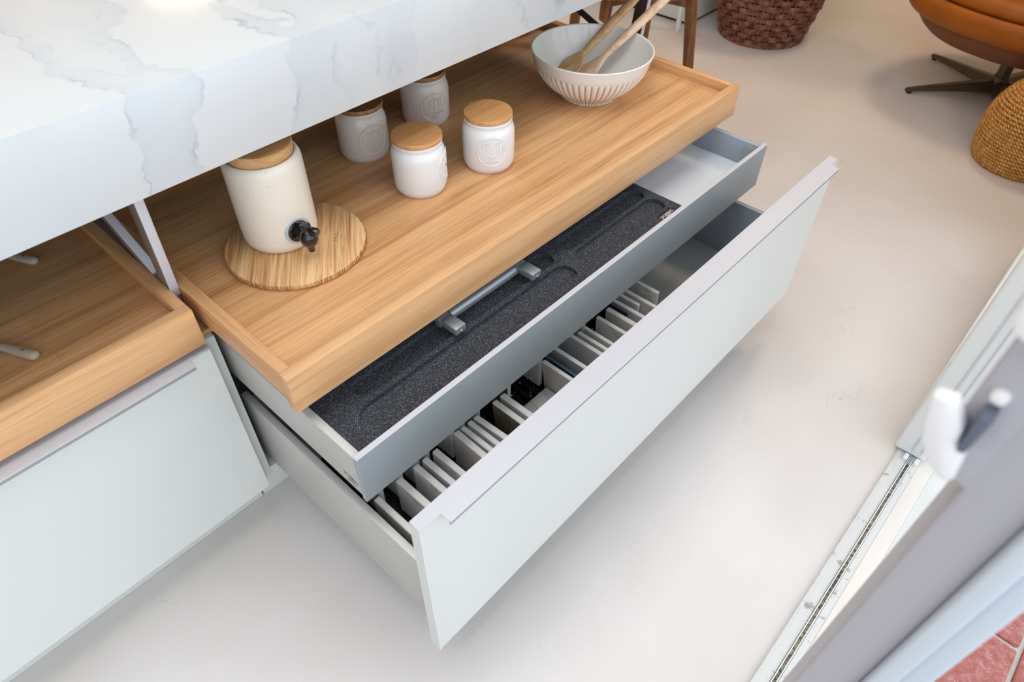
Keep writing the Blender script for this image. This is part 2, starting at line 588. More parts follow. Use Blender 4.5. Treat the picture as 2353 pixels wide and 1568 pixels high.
def bm_lathe(bm, prof, seg=64, mod=None, close=True):
    """prof list of (r, z); mod(i, ang)->radius offset"""
    rings = []
    for i, (r, z) in enumerate(prof):
        if r < 1e-6:
            rings.append([bm.verts.new((0, 0, z))])
        else:
            ring = []
            for k in range(seg):
                a = 2 * PI * k / seg
                rr = r + (mod(i, a) if mod else 0)
                ring.append(bm.verts.new((rr * math.cos(a), rr * math.sin(a), z)))
            rings.append(ring)
    for i in range(len(rings) - 1):
        A, B = rings[i], rings[i + 1]
        for k in range(seg):
            k2 = (k + 1) % seg
            if len(A) == 1 and len(B) == 1:
                continue
            if len(A) == 1:
                bm.faces.new((A[0], B[k], B[k2]))
            elif len(B) == 1:
                bm.faces.new((A[k], A[k2], B[0]))
            else:
                bm.faces.new((A[k], A[k2], B[k2], B[k]))
    return rings


def lathe(name, prof, mat, parent=None, seg=64, mod=None, angle=45, loc=None):
    bm = bmesh.new()
    bm_lathe(bm, prof, seg, mod)
    o = link(name, fin(bm, name, True, angle), mat, parent)
    if loc:
        o.location = loc
    return o


def smooth_prof(pts, n=6):
    """Catmull-Rom through (r,z) control points"""
    out = []
    P = [pts[0]] + list(pts) + [pts[-1]]
    for i in range(1, len(P) - 2):
        p0, p1, p2, p3 = P[i - 1], P[i], P[i + 1], P[i + 2]
        for k in range(n):
            t = k / n
            q = []
            for j in range(len(p1)):
                q.append(0.5 * ((2 * p1[j]) + (-p0[j] + p2[j]) * t + (2 * p0[j] - 5 * p1[j] + 4 * p2[j] - p3[j]) * t * t + (-p0[j] + 3 * p1[j] - 3 * p2[j] + p3[j]) * t ** 3))
            out.append(tuple(q))
    out.append(tuple(pts[-1]))
    return out


def bm_tube(bm, path, radii, seg=16, flat=None, up=Vector((0, 0, 1)), cap=True):
    """swept tube along path; flat = (width factor, thickness factor) list or None"""
    rings = []
    n = len(path)
    for i in range(n):
        p = Vector(path[i])
        t = (Vector(path[min(i + 1, n - 1)]) - Vector(path[max(i - 1, 0)])).normalized()
        s = t.cross(up)
        if s.length < 1e-5:
            s = t.cross(Vector((1, 0, 0)))
        s.normalize()
        u = s.cross(t).normalized()
        r = radii[i] if hasattr(radii, '__len__') else radii
        fw, ft = (flat[i] if flat else (1, 1))
        rings.append([bm.verts.new(p + s * math.cos(2 * PI * k / seg) * r * fw + u * math.sin(2 * PI * k / seg) * r * ft) for k in range(seg)])
    for i in range(n - 1):
        for k in range(seg):
            k2 = (k + 1) % seg
            bm.faces.new((rings[i][k], rings[i][k2], rings[i + 1][k2], rings[i + 1][k]))
    if cap:
        bm.faces.new(rings[0][::-1])
        bm.faces.new(rings[-1])
    return rings


def tube(name, path, radii, mat, parent=None, seg=16, flat=None, up=Vector((0, 0, 1)), angle=50):
    bm = bmesh.new()
    bm_tube(bm, path, radii, seg, flat, up)
    return link(name, fin(bm, name, True, angle), mat, parent)


def text_mesh(txt, size, extrude=0.0, align='CENTER', space=1.0):
    cu = bpy.data.curves.new('lettering', 'FONT')
    cu.body = txt
    cu.size = size
    cu.extrude = extrude
    cu.align_x = align
    cu.align_y = 'CENTER'
    cu.space_character = space
    cu.resolution_u = 3
    ob = bpy.data.objects.new('lettering', cu)
    COL.objects.link(ob)
    dg = bpy.context.evaluated_depsgraph_get()
    dg.update()
    ev = ob.evaluated_get(dg)
    me = bpy.data.meshes.new_from_object(ev)
    bpy.data.objects.remove(ob)
    me.materials.clear()
    return me


def subdivide_long(bm, maxlen):
    for _ in range(4):
        es = [e for e in bm.edges if e.calc_length() > maxlen]
        if not es:
            break
        bmesh.ops.subdivide_edges(bm, edges=es, cuts=1)


# ================================================================== dimensions (metres)
W = 1.197
FT = 0.0201          # front thickness
ZB, ZT = 0.110, 0.495
ZTB, ZTT, ZTF = 0.5067, 0.576, 0.556
YD = 0.470

# ================================================================== the room
RX0, RX1, RY1, RZ = -3.2, 6.2, 5.2, 2.66
YW = -0.398

bm = bmesh.new()
bm_box(bm, RX0, RX1, YW, RY1, -0.06, 0.0)
bm_box(bm, 1.98, RX1, -0.46, YW, -0.06, 0.0)
struct(link('floor', fin(bm, 'floor'), M['floor']))


def bm_slab_with_hole(outer, hole, z0, z1):
    bm = bmesh.new()
    x0, x1, y0, y1 = outer
    a0, a1, b0, b1 = hole
    bm_box(bm, x0, a0, y0, y1, z0, z1)
    bm_box(bm, a1, x1, y0, y1, z0, z1)
    bm_box(bm, a0, a1, y0, b0, z0, z1)
    bm_box(bm, a0, a1, b1, y1, z0, z1)
    return bm


struct(link('ceiling', fin(bm_slab_with_hole((RX0, RX1, -0.62, RY1), (-1.3, 1.3, -0.38, 0.82), RZ, RZ + 0.08), 'ceiling'), M['ceiling']))  # hole made for the added rooflight
roof_fill = struct(bpy.data.objects.new('window_1', None))  # rooflight added only to brighten the island and floor
COL.objects.link(roof_fill)
roof_fill.location = (0.0, 0.22, RZ)
box('pane', (-1.3, 1.3, -0.60, 0.60, 0.03, 0.04), M['sky_pane'], roof_fill)
for a in (-1.3, 0.0 - 0.02, 1.26):
    box('glazing_bar', (a, a + 0.04, -0.60, 0.60, 0.0, 0.03), M['upvc'], roof_fill)

struct(box('wall_back', (RX0, RX1, RY1, RY1 + 0.1, 0, RZ), M['wall']))
struct(box('wall_left', (RX0 - 0.1, RX0, -0.6, RY1, 0, RZ), M['wall']))
struct(box('wall_right', (RX1, RX1 + 0.1, -0.6, RY1, 0, RZ), M['wall']))
# front wall: solid right of the glazed leaf, and a head above the opening
bm = bmesh.new()
bm_box(bm, 1.98, RX1, -0.62, -0.455, 0, RZ)
bm_box(bm, -2.6, 1.98, -0.62, YW, 2.2, RZ)
bm_box(bm, RX0, -2.6, -0.62, YW, 0, RZ)
struct(link('wall_front', fin(bm, 'wall_front'), M['wall']))

# threshold and sill strips outside of the track
tr = struct(bpy.data.objects.new('trim_1', None))
COL.objects.link(tr)
tr.location = (0, -0.42, 0)
def tb(name, x0, x1, y0, y1, z0, z1, mat, bev=0.0):
    return box(name, (x0, x1, y0 + 0.42, y1 + 0.42, z0, z1), mat, tr, bev)
tb('track_bed', -2.6, 1.98, -0.4475, YW, -0.06, 0.002, M['track'])
tb('track_rail', -2.6, 1.035, -0.4235, -0.3985, 0.002, 0.008, M['track'], 0.0012)
tb('track_rail', -2.6, 1.035, -0.4470, -0.4345, 0.002, 0.008, M['track'], 0.0012)
tb('track_lip', -2.6, 1.035, -0.4262, -0.4242, 0.002, 0.0115, M['upvc'])
tb('track_lip', -2.6, 1.035, -0.4338, -0.4318, 0.002, 0.0115, M['upvc'])
tb('groove_grime', -2.6, 1.03, -0.4318, -0.4262, 0.002, 0.0046, M['grime'])
tb('sill', -2.6, 1.98, -0.478, -0.4475, -0.06, -0.002, M['sill_stone'], 0.002)
tb('sill_step', -2.6, 1.98, -0.560, -0.478, -0.06, -0.010, M['upvc'], 0.003)
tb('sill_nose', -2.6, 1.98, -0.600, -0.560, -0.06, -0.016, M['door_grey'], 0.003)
# guide block at the hinge
tb('guide_block', 0.992, 1.010, -0.4225, -0.4135, 0.008, 0.017, M['upvc'], 0.001)
tb('guide_block', 0.992, 1.010, -0.4450, -0.4365, 0.008, 0.017, M['upvc'], 0.001)
tube('guide_pin', [(0.985, -0.009, 0.011), (1.012, -0.009, 0.011)], 0.0035, M['brushed'], tr, 12)

# shut glazed leaf right of the opening
d1 = struct(bpy.data.objects.new('door_1', None))
COL.objects.link(d1)
d1.location = (1.012, -0.42, 0.004)
def l1(name, x0, x1, y0, y1, z0, z1, mat, bev=0.0):
    return box(name, (x0 - 1.012, x1 - 1.012, y0 + 0.42, y1 + 0.42, z0 - 0.004, z1 - 0.004), mat, d1, bev, 3)
l1('stile', 1.012, 1.092, -0.4520, -0.3860, 0.012, 2.18, M['upvc'], 0.007)
l1('stile', 1.896, 1.976, -0.4520, -0.3860, 0.012, 2.18, M['upvc'], 0.007)
l1('bottom_rail', 1.092, 1.896, -0.4520, -0.3860, 0.012, 0.11, M['upvc'], 0.004)
l1('top_rail', 1.092, 1.896, -0.4520, -0.3860, 2.08, 2.18, M['upvc'], 0.004)
l1('glass_pane', 1.092, 1.896, -0.422, -0.416, 0.11, 2.08, M['glass'])
l1('gasket', 1.0085, 1.012, -0.4235, -0.4205, 0.03, 2.17, M['seal'])
l1('gasket', 1.0095, 1.012, -0.4400, -0.4380, 0.03, 2.17, M['seal'])

# folded-open leaf next to the camera, standing out to the garden
d2 = struct(bpy.data.objects.new('door_2', None))
COL.objects.link(d2)
d2.location = (0.075, -0.43, 0.012)
def l2(name, x0, x1, y0, y1, z0, z1, mat, bev=0.0):
    return box(name, (x0 - 0.075, x1 - 0.075, y0 + 0.43, y1 + 0.43, z0 - 0.012, z1 - 0.012), mat, d2, bev, 3)
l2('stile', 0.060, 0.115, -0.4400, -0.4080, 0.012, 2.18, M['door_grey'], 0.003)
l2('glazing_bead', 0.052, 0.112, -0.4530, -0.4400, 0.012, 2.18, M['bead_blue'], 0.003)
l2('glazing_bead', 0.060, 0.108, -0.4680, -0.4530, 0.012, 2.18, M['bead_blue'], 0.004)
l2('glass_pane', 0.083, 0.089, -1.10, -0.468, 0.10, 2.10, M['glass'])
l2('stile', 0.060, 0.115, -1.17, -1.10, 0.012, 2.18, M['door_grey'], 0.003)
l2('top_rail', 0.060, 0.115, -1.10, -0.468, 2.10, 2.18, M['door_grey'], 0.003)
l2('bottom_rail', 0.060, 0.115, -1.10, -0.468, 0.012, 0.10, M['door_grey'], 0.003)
# handle on the leaf
def hx(p):
    return [(y + 0.43, z - 0.012) for y, z in p]
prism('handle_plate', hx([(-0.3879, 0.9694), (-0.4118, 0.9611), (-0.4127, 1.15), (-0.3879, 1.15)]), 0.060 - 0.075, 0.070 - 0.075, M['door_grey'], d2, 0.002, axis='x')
hl = prism('handle_lever', hx([(-0.3729, 1.0164), (-0.3766, 0.9977), (-0.3800, 0.9870), (-0.3871, 0.9767), (-0.3925, 0.9715), (-0.3985, 0.9690), (-0.4028, 0.9710), (-0.3994, 0.9937), (-0.3946, 0.9938), (-0.3930, 1.0047), (-0.3839, 1.0191)]), 0.050 - 0.075, 0.060 - 0.075, M['handle_white'], d2, 0.003, axis='x')
prism('handle_lock', hx([(-0.3940, 1.0194), (-0.3999, 1.0203), (-0.3986, 0.9945), (-0.3946, 0.9938)]), 0.048 - 0.075, 0.060 - 0.075, M['handle_slate'], d2, 0.001, axis='x')
prism('handle_grip', hx([(-0.3806, 1.0740), (-0.3835, 1.0675), (-0.3890, 1.0640), (-0.3960, 1.0650), (-0.3990, 1.0720), (-0.3985, 1.16), (-0.3930, 1.172), (-0.3830, 1.165), (-0.3800, 1.10)]), 0.048 - 0.075, 0.060 - 0.075, M['handle_white'], d2, 0.003, axis='x')
lo = lathe('lock_button', [(0, 0), (0.0035, 0.0), (0.0042, 0.002), (0.0035, 0.005), (0, 0.006)], M['handle_white'], d2, 20)
lo.rotation_euler = (0, -PI / 2, 0)
lo.location = (0.062 - 0.075, -0.3965 + 0.43, 1.0262 - 0.012)

# garden paving
pat = struct(bpy.data.objects.new('patio', None))
COL.objects.link(pat)
pat.location = (0, -0.6, -0.05)
box('mortar_bed', (-1.6, 4.0, -2.4, 0.0, -0.05, 0.009), M['mortar'], pat)
brick_meshes = []
for k in range(4):
    bm = bmesh.new()
    bm_box(bm, -0.0955, 0.0955, -0.0460, 0.0460, -0.02, 0.0, 0.004, 2)
    for v in bm.verts:
        v.co += Vector((rnd.uniform(-.0012, .0012), rnd.uniform(-.0012, .0012), rnd.uniform(-.0006, .0006)))
    me = fin(bm, 'brick', True, 50)
    me.materials.append(M['brick'])
    brick_meshes.append(me)
for row in range(-1, 12):
    yc = -0.690 - 0.1005 * row
    off = 0.0 if row % 2 == 0 else 0.1005
    if yc > -0.655:
        continue
    for i in range(-5, 12):
        xc = 0.7565 - 0.1005 + 0.201 * i + off
        if row > 6 and (i < 0 or i > 8):
            continue
        o = bpy.data.objects.new('brick', brick_meshes[(i * 3 + row) % 4])
        COL.objects.link(o)
        o.parent = pat
        o.location = (xc, yc + 0.6, 0.018 + rnd.uniform(-.001, .001))
        o.rotation_euler = (0, 0, rnd.uniform(-.006, .006))

# ceiling lamps (the fittings)
for i, (lx, ly) in enumerate([(3.2, 0.4), (3.4, 2.6), (2.2, 4.5), (-1.0, 3.0)]):
    pl = ['above the leather chair', 'in the far right of the room', 'near the back wall', 'in the far left of the room'][i]
    t = thing('ceiling_lamp', 'square warm white ceiling lamp ' + pl, 'ceiling lamp', (lx, ly, RZ), 'ceiling lamps')
    box('lamp_frame', (-.27, .27, -.27, .27, -0.02, 0.0), M['upvc'], t, 0.004)
    box('lamp_diffuser', (-.25, .25, -.25, .25, -0.026, -0.02), M['glow'], t)

wl = thing('wall_lamp', 'small round warm spotlight on the back wall', 'wall lamp', (1.33, 5.2, 2.28))
ws = lathe('lamp_housing', [(0, 0), (0.055, 0), (0.055, 0.06), (0.048, 0.06), (0.045, 0.045)], M['upvc'], wl, 32)
ws.rotation_euler = (PI / 2, 0, 0)
wg = lathe('lamp_bulb', [(0, 0.0), (0.045, 0.0), (0.045, 0.045), (0, 0.050)], M['glow'], wl, 32)
wg.rotation_euler = (PI / 2, 0, 0)

# ================================================================== kitchen island: cabinets
def handle_profile(name, x0, x1, y, zt, parent, off, lx0, lx1):
    """aluminium cap with a projecting lip, T-shaped in plan"""
    pts = [(x0, y + FT), (x0, y), (lx0, y), (lx0, y - 0.0186), (lx1, y - 0.0186), (lx1, y), (x1, y), (x1, y + FT)]
    bm = bmesh.new()
    def lay(z):
        return [bm.verts.new((a - off[0], b_ - off[1], z - off[2])) for a, b_ in pts]
    A, B = lay(zt - 0.0022), lay(zt)
    n = len(pts)
    bm.faces.new(A[::-1]); bm.faces.new(B)
    for i in range(n):
        bm.faces.new((A[i], A[(i + 1) % n], B[(i + 1) % n], B[i]))
    bmesh.ops.recalc_face_normals(bm, faces=bm.faces)
    bmesh.ops.bevel(bm, geom=list(bm.edges), offset=0.0004, segments=1, affect='EDGES')
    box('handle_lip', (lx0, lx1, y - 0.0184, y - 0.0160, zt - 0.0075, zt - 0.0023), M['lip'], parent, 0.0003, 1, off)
    return link(name, fin(bm, name, True, 40), M['aluminium'], parent)


def cabinet(x0, x1, label):
    t = thing('base_cabinet', label, 'cabinet', ((x0 + x1) / 2, 0.78, 0), 'white island base cabinets')
    off = ((x0 + x1) / 2, 0.78, 0)
    def cb(name, d, mat, bev=0.0008):
        return box(name, d, mat, t, bev, 1, off)
    cb('side_panel', (x0, x0 + 0.0185, YD + FT + 0.0005, 1.09, ZB, ZT), M['carcass'])
    cb('side_panel', (x1 - 0.0185, x1, YD + FT + 0.0005, 1.09, ZB, ZT), M['carcass'])
    cb('bottom_panel', (x0 + 0.0185, x1 - 0.0185, YD + FT + 0.0005, 1.09, ZB, ZB + 0.019), M['carcass'])
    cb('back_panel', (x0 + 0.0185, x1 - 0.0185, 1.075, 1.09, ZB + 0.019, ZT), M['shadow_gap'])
    cb('top_panel', (x0 + 0.001, x1 - 0.001, YD + FT + 0.008, 1.09, ZT + 0.0005, ZTB - 0.0012), M['oak_x'])
    cb('plinth', (x0 + 0.001, x1 - 0.001, 0.540, 1.05, 0.0, ZB), M['lacquer'])
    return t, off


cabR, offR = cabinet(-0.0087, 1.2057, 'white island cabinet with both drawers pulled open')
cabL, offL = cabinet(-1.2250, -0.0100, 'closed white island cabinet left of the open drawers')


def sub(o, off):
    return (o[0] - off[0], o[1] - off[1], o[2] - off[2])


# --- closed front on the left cabinet
fx0, fx1 = -1.2055, -0.0084 - 0.0012
dl = box('drawer_front', (fx0, fx1, YD, YD + FT, ZB, ZT - 0.0022), M['lacquer'], cabL, 0.0008, 1, offL)
handle_profile('handle_strip', fx0, fx1, YD, ZT, dl, offL, fx0 + 0.035, fx1 - 0.035)

# --- bottom drawer, fully open
db = box('drawer', (0.033, W - 0.033, FT + 0.001, 0.52, 0.154, 0.1660), M['drawer_base_dark'], cabR, 0.0, 1, offR)
box('front_panel', (0.0, W, 0.0, FT, ZB, ZT - 0.0022), M['lacquer'], db, 0.0008, 1, offR)
handle_profile('handle_strip', 0.0, W, 0.0, ZT, db, offR, 0.0352, W - 0.0345)
for s in (0, 1):
    a, b_ = ((0.0203, 0.0330), (W - 0.0330, W - 0.0203))[s]
    bm = bmesh.new()
    bm_box(bm, a - offR[0], b_ - offR[0], FT + 0.0005 - offR[1], 0.52 - offR[1], 0.1404, 0.318, 0.0012, 2)
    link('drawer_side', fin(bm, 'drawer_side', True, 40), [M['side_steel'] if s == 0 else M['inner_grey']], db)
box('drawer_back', (0.033, W - 0.033, 0.505, 0.52, 0.166, 0.30), M['inner_grey'], db, 0.001, 1, offR)
box('inner_rail', (0.0345, 0.041, 0.10, 0.40, 0.26, 0.290), M['side_steel'], db, 0.001, 1, offR)

# --- inner drawer above it
XM0, XM1, YM, ZMB, ZMT = 0.01825, 1.17875, 0.1496, 0.3728, 0.4789
dm = box('drawer', (XM0 + 0.014, XM1 - 0.014, YM + 0.009, 0.68, 0.404, 0.4160), M['drawer_base'], cabR, 0.0, 1, offR)
box('front_panel', (XM0, XM1, YM + 0.0006, YM + 0.0094, ZMB, ZMT - 0.0012), M['grey_front'], dm, 0.0004, 1, offR)
box('edge_cap', (XM0 - 0.0002, XM1 + 0.0002, YM, YM + 0.0098, ZMT - 0.0012, ZMT), M['aluminium'], dm, 0.0004, 1, offR)
box('drawer_side', (XM0 + 0.0012, XM0 + 0.014, YM + 0.0095, 0.68, 0.3800, 0.4735), M['side_steel'], dm, 0.0012, 2, offR)
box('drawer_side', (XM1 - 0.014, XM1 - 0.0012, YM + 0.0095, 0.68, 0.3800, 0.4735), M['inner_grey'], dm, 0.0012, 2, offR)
box('drawer_back', (XM0 + 0.014, XM1 - 0.014, 0.665, 0.68, 0.416, 0.47), M['inner_grey'], dm, 0.001, 1, offR)
box('cover_plate', (XM1 - 0.0165, XM1 - 0.0140, 0.1700, 0.1960, 0.4165, 0.4655), M['inner_grey'], dm, 0.0008, 1, offR)
for k, (tx, zc) in enumerate((('poggen', 0.4045), ('pohl', 0.3935))):
    me = text_mesh(tx, 0.0125)
    o = link('printed_lettering', me, M['printed'], dm)
    o.matrix_local = Matrix.Translation(Vector((XM0 + 0.0010, 0.181, zc)) - Vector(offR)) @ Matrix(((0, 0, -1, 0), (-1, 0, 0, 0), (0, 1, 0, 0), (0, 0, 0, 1)))

# ================================================================== oak pull-out trays
def tray(x0, x1, y0, depth, label, grp):
    t = thing('pull_out_tray', label, 'tray', ((x0 + x1) / 2, y0 + depth / 2, ZTB), grp)
    off = ((x0 + x1) / 2, y0 + depth / 2, ZTB)
    R = 0.0190
    S = 0.0177
    box('front_board', (x0, x1, y0, y0 + R, ZTB, ZTT), M['oak_x'], t, 0.0009, 2, off)
    box('back_board', (x0 + S, x1 - S, y0 + depth - R, y0 + depth, ZTB + 0.022, ZTT), M['oak_x'], t, 0.0009, 2, off)
    box('side_board', (x0, x0 + S, y0 + R + 0.0003, y0 + depth, ZTB + 0.020, ZTT), M['oak_y'], t, 0.0009, 2, off)
    box('side_board', (x1 - S, x1, y0 + R + 0.0003, y0 + depth, ZTB + 0.020, ZTT), M['oak_y'], t, 0.0009, 2, off)
    box('tray_base', (x0 + S, x1 - S, y0 + R, y0 + depth - R, ZTF - 0.022, ZTF), M['oak_base'], t, 0.0, 2, off)
    return t


tray(0.0028, 1.1942, 0.2538, 0.592, 'oak tray pulled out over the drawers, holding jars and a bowl', 'oak pull-out trays')
tray(-1.2025, -0.0110, 0.4704, 0.592, 'oak tray left of the metal frame, holding two pale utensils', 'oak pull-out trays')

# ================================================================== counter and its metal supports
ct = thing('countertop', 'thick white marble-look countertop with deep mitred front edge', 'countertop', (0.0, 0.96, 0.8307))
CO = (0.0, 0.96, 0.8307)
cx0, cx1, cy0, cy1, cz0, cz1 = -1.75, 1.235, YD, 1.45, 0.7669, 0.8943
t_ = 0.020
prof_ = [(cy0, cz0), (cy0, cz1), (cy1, cz1), (cy1, cz0), (cy1 - t_, cz0), (cy1 - t_, cz1 - t_), (cy0 + t_, cz1 - t_), (cy0 + t_, cz0)]
prism('mitred_slab', [(y_ - CO[1], z_ - CO[2]) for y_, z_ in prof_], cx0, cx1, M['marble'], ct, 0.0009, axis='x')
box('end_apron', (cx1 - 0.021, cx1 - 0.0005, cy0 + 0.020, cy1 - 0.020, cz0, cz1 - 0.0195), M['marble'], ct, 0.0008, 2, CO)
box('end_apron', (cx0 + 0.0005, cx0 + 0.021, cy0 + 0.020, cy1 - 0.020, cz0, cz1 - 0.0195), M['marble'], ct, 0.0008, 2, CO)
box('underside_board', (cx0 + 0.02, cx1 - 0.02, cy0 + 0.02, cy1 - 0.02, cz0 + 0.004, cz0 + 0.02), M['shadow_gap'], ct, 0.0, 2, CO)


def bar_prism(name, p, q, half, x0, x1, mat, parent, off):
    """flat bar in a yz plane from p to q (y,z), half width, thickness x0..x1"""
    a, b_ = Vector(p), Vector(q)
    d = (b_ - a).normalized()
    n = Vector((-d.y, d.x)) * half
    pts = [a + n, a - n, b_ - n, b_ + n]
    return prism(name, [(v.x - off[1], v.y - off[2]) for v in pts], x0 - off[0], x1 - off[0], mat, parent, 0.0006, axis='x')


def support(x0, x1, label, face, edge):
    off = ((x0 + x1) / 2, 0.80, ZTB)
    t = thing('countertop_support', label, 'support', off, 'metal frames under the countertop')
    box('base_rail', (x0, x1, 0.545, 1.30, ZTB + 0.0005, 0.570), face, t, 0.0006, 1, off)
    bar_prism('post', (0.552, 0.565), (0.532, 0.7695), 0.0150, x0, x1, face, t, off)
    bar_prism('post_edge', (0.5365, 0.5602), (0.5165, 0.7690), 0.0012, x0 - 0.0003, x1 + 0.0003, edge, t, off)
    bar_prism('diagonal_brace', (0.590, 0.568), (1.10, 0.764), 0.0080, x0, x1, face, t, off)
    bar_prism('brace_edge', (0.588, 0.5775), (1.08, 0.7660), 0.0010, x0 - 0.0003, x1 + 0.0003, edge, t, off)
    return t


M['post_alu'] = plain('warm_aluminium', (156, 144, 140), 0.4, metal=0.4)  # reflection of the oak is put into the frame's side colour
support(-0.0107, 0.0020, 'aluminium triangular frame standing between the two oak trays', M['post_alu'], M['aluminium'])
support(1.1965, 1.2085, 'dark metal frame at the far end of the counter, behind the bowl', M['dark_metal'], M['aluminium'])

# ================================================================== foam insert with recesses
FZ = 0.4600
foam_off = (0.45, 0.35, 0.4165)
FX0, FX1, FY0, FY1 = 0.0335, 0.868, 0.1595, 0.62


def stadium(x0, x1, y0, y1, n=14):
    r = (y1 - y0) / 2
    yc = (y0 + y1) / 2
    pts = []
    for k in range(n + 1):
        a = -PI / 2 + PI * k / n
        pts.append((x1 - r + r * math.cos(a), yc + r * math.sin(a)))
    for k in range(n + 1):
        a = PI / 2 + PI * k / n
        pts.append((x0 + r + r * math.cos(a), yc + r * math.sin(a)))
    return pts


bm = bmesh.new()
bm_box(bm, FX0, FX1, FY0, FY1, 0.4165, FZ)
foam_me = fin(bm, 'foam_insert')
for v in foam_me.vertices:
    v.co -= Vector(foam_off)
foam = link('foam_insert', foam_me, M['foam'])
foam.location = foam_off
tag(foam, 'speckled black foam insert with long rounded recesses in the grey drawer', 'drawer insert')
cut_bm = bmesh.new()
for (a0, a1, b0, b1, dep) in ((0.075, 0.560, 0.1860, 0.2325, 0.009), (0.590, 0.852, 0.1920, 0.2370, 0.009),
                              (0.10, 0.560, 0.2430, 0.2830, 0.009), (0.590, 0.850, 0.2440, 0.2830, 0.009),
                              (0.075, 0.560, 0.30, 0.36, 0.009), (0.590, 0.85, 0.30, 0.36, 0.009)):
    pts = stadium(a0, a1, b0, b1)
    lo_ = [cut_bm.verts.new((x - foam_off[0], y - foam_off[1], FZ - dep - foam_off[2])) for x, y in pts]
    hi_ = [cut_bm.verts.new((x - foam_off[0], y - foam_off[1], FZ + 0.01 - foam_off[2])) for x, y in pts]
    cut_bm.faces.new(lo_[::-1]); cut_bm.faces.new(hi_)
    for i in range(len(pts)):
        j = (i + 1) % len(pts)
        cut_bm.faces.new((lo_[i], lo_[j], hi_[j], hi_[i]))
bm_box(cut_bm, 0.7995 - foam_off[0], 0.8445 - foam_off[0], 0.1690 - foam_off[1], 0.1875 - foam_off[1], FZ - 0.0015 - foam_off[2], FZ + 0.01 - foam_off[2])
cutter = link('cutter', fin(cut_bm, 'cutter'), M['foam'])
cutter.location = foam_off
mod = foam.modifiers.new('recess', 'BOOLEAN')
mod.operation = 'DIFFERENCE'
mod.object = cutter
mod.solver = 'EXACT'
dg = bpy.context.evaluated_depsgraph_get()
dg.update()
new_me = bpy.data.meshes.new_from_object(foam.evaluated_get(dg))
foam.modifiers.clear()
foam.data = new_me
bpy.data.objects.remove(cutter)
box('name_plate', (0.8000, 0.8440, 0.1695, 0.1870, FZ - 0.0014, FZ - 0.0004), M['black_matt'], foam, 0.0, 1, foam_off)
me = text_mesh('poggen', 0.0150, space=0.92)
o = link('printed_lettering', me, M['printed_white'], foam)
o.location = Vector((0.822, 0.1790, FZ - 0.0002)) - Vector(foam_off)

# ================================================================== loose bar handle on the foam
hb = thing('bar_handle', 'loose brushed metal bar handle lying on the black foam', 'handle', (0.391, 0.259, FZ))
HO = (0.392, 0.255, FZ)
tube('bar', [(0.312 - HO[0], 0.271 - HO[1], 0.0102), (0.473 - HO[0], 0.271 - HO[1], 0.0102)], 0.0098, M['brushed'], hb, 32)
for bx in (0.2985, 0.4868):
    o = tube('bar_end', [(bx - 0.0118 - HO[0], 0.271 - HO[1], 0.0102), (bx - 0.0112 - HO[0], 0.271 - HO[1], 0.0102), (bx + 0.0112 - HO[0], 0.271 - HO[1], 0.0102), (bx + 0.0118 - HO[0], 0.271 - HO[1], 0.0102)], [0.0092, 0.0100, 0.0100, 0.0092], M['brushed'], hb, 32)
    box('bracket', (bx - 0.0112, bx + 0.0112, 0.2275, 0.2640, FZ + 0.0075, FZ + 0.0212), M['brushed'], hb, 0.0007, 2, HO)
    s = lathe('screw_hole', [(0, 0), (0.0017, 0.0), (0.0017, 0.0006), (0, 0.0006)], M['printed_white'], hb, 16)
    s.rotation_euler = (PI / 2, 0, 0)
    s.location = (bx + 0.001 - HO[0], 0.2276 - HO[1], 0.0132)

# ================================================================== bottom drawer contents
BED = 0.203
ro = (0.42, 0.24, 0.1665)
bm = bmesh.new()
bm_box(bm, 0.045 - ro[0], 0.815 - ro[0], 0.0235 - ro[1], 0.385 - ro[1], 0.0, BED - 0.008 - ro[2])
x = 0.047
while x < 0.81:
    bm_box(bm, x - ro[0], x + 0.0115 - ro[0], 0.0235 - ro[1], 0.385 - ro[1], BED - 0.0085 - ro[2], BED - ro[2], 0.0015, 1)
    x += 0.0205
rack = link('sample_rack', fin(bm, 'sample_rack'), M['granite'])
rack.location = ro
tag(rack, 'grooved black glittering stone slab holding worktop samples in bottom drawer', 'sample rack')

TH = 0.0112


def sample(x_top, y0, y1, mat, label, h=0.086, lean=0.0, th=TH, edge=None, yaw=0.0, grp='upright worktop samples in the open bottom drawer'):
    """tile standing on edge in the rack; x_top = left x of the top edge"""
    zc = BED
    t = thing('sample_tile', label, 'tile', (x_top - lean, (y0 + y1) / 2, zc), grp)
    w = (y1 - y0) / 2
    bm = bmesh.new()
    bm_box(bm, 0.0012, th, -w + .0008, w - .0008, 0.0, h - 0.0008, 0.0003, 1)
    for v in bm.verts:
        v.co.x += lean * v.co.z / h + yaw * v.co.y
    link('stone_face', fin(bm, 'stone_face'), mat, t)
    return t


# ordinary build: slab with a pale sawn edge band round it
def sample2(x_top, y0, y1, mat, label, h=0.085, lean=0.0, th=TH, edge='tile_edge', yaw=0.0, grp='upright worktop samples in the open bottom drawer'):
    t = thing('sample_tile', label, 'tile', (x_top + lean, (y0 + y1) / 2, BED), grp)
    w = (y1 - y0) / 2
    def sh(bm):
        for v in bm.verts:
            v.co.x += -lean * v.co.z / h + yaw * v.co.y
    bm = bmesh.new()
    bm_box(bm, 0.0, th, -w, w, 0.0, h, 0.0014, 1)
    sh(bm)
    o = link('stone_body', fin(bm, 'stone_body'), [M[edge]], t)
    bm = bmesh.new()
    bm_box(bm, -0.0004, 0.002, -w + 0.0012, w - 0.0012, 0.0006, h - 0.0016)
    sh(bm)
    link('polished_face', fin(bm, 'polished_face'), M[mat], t)
    return t


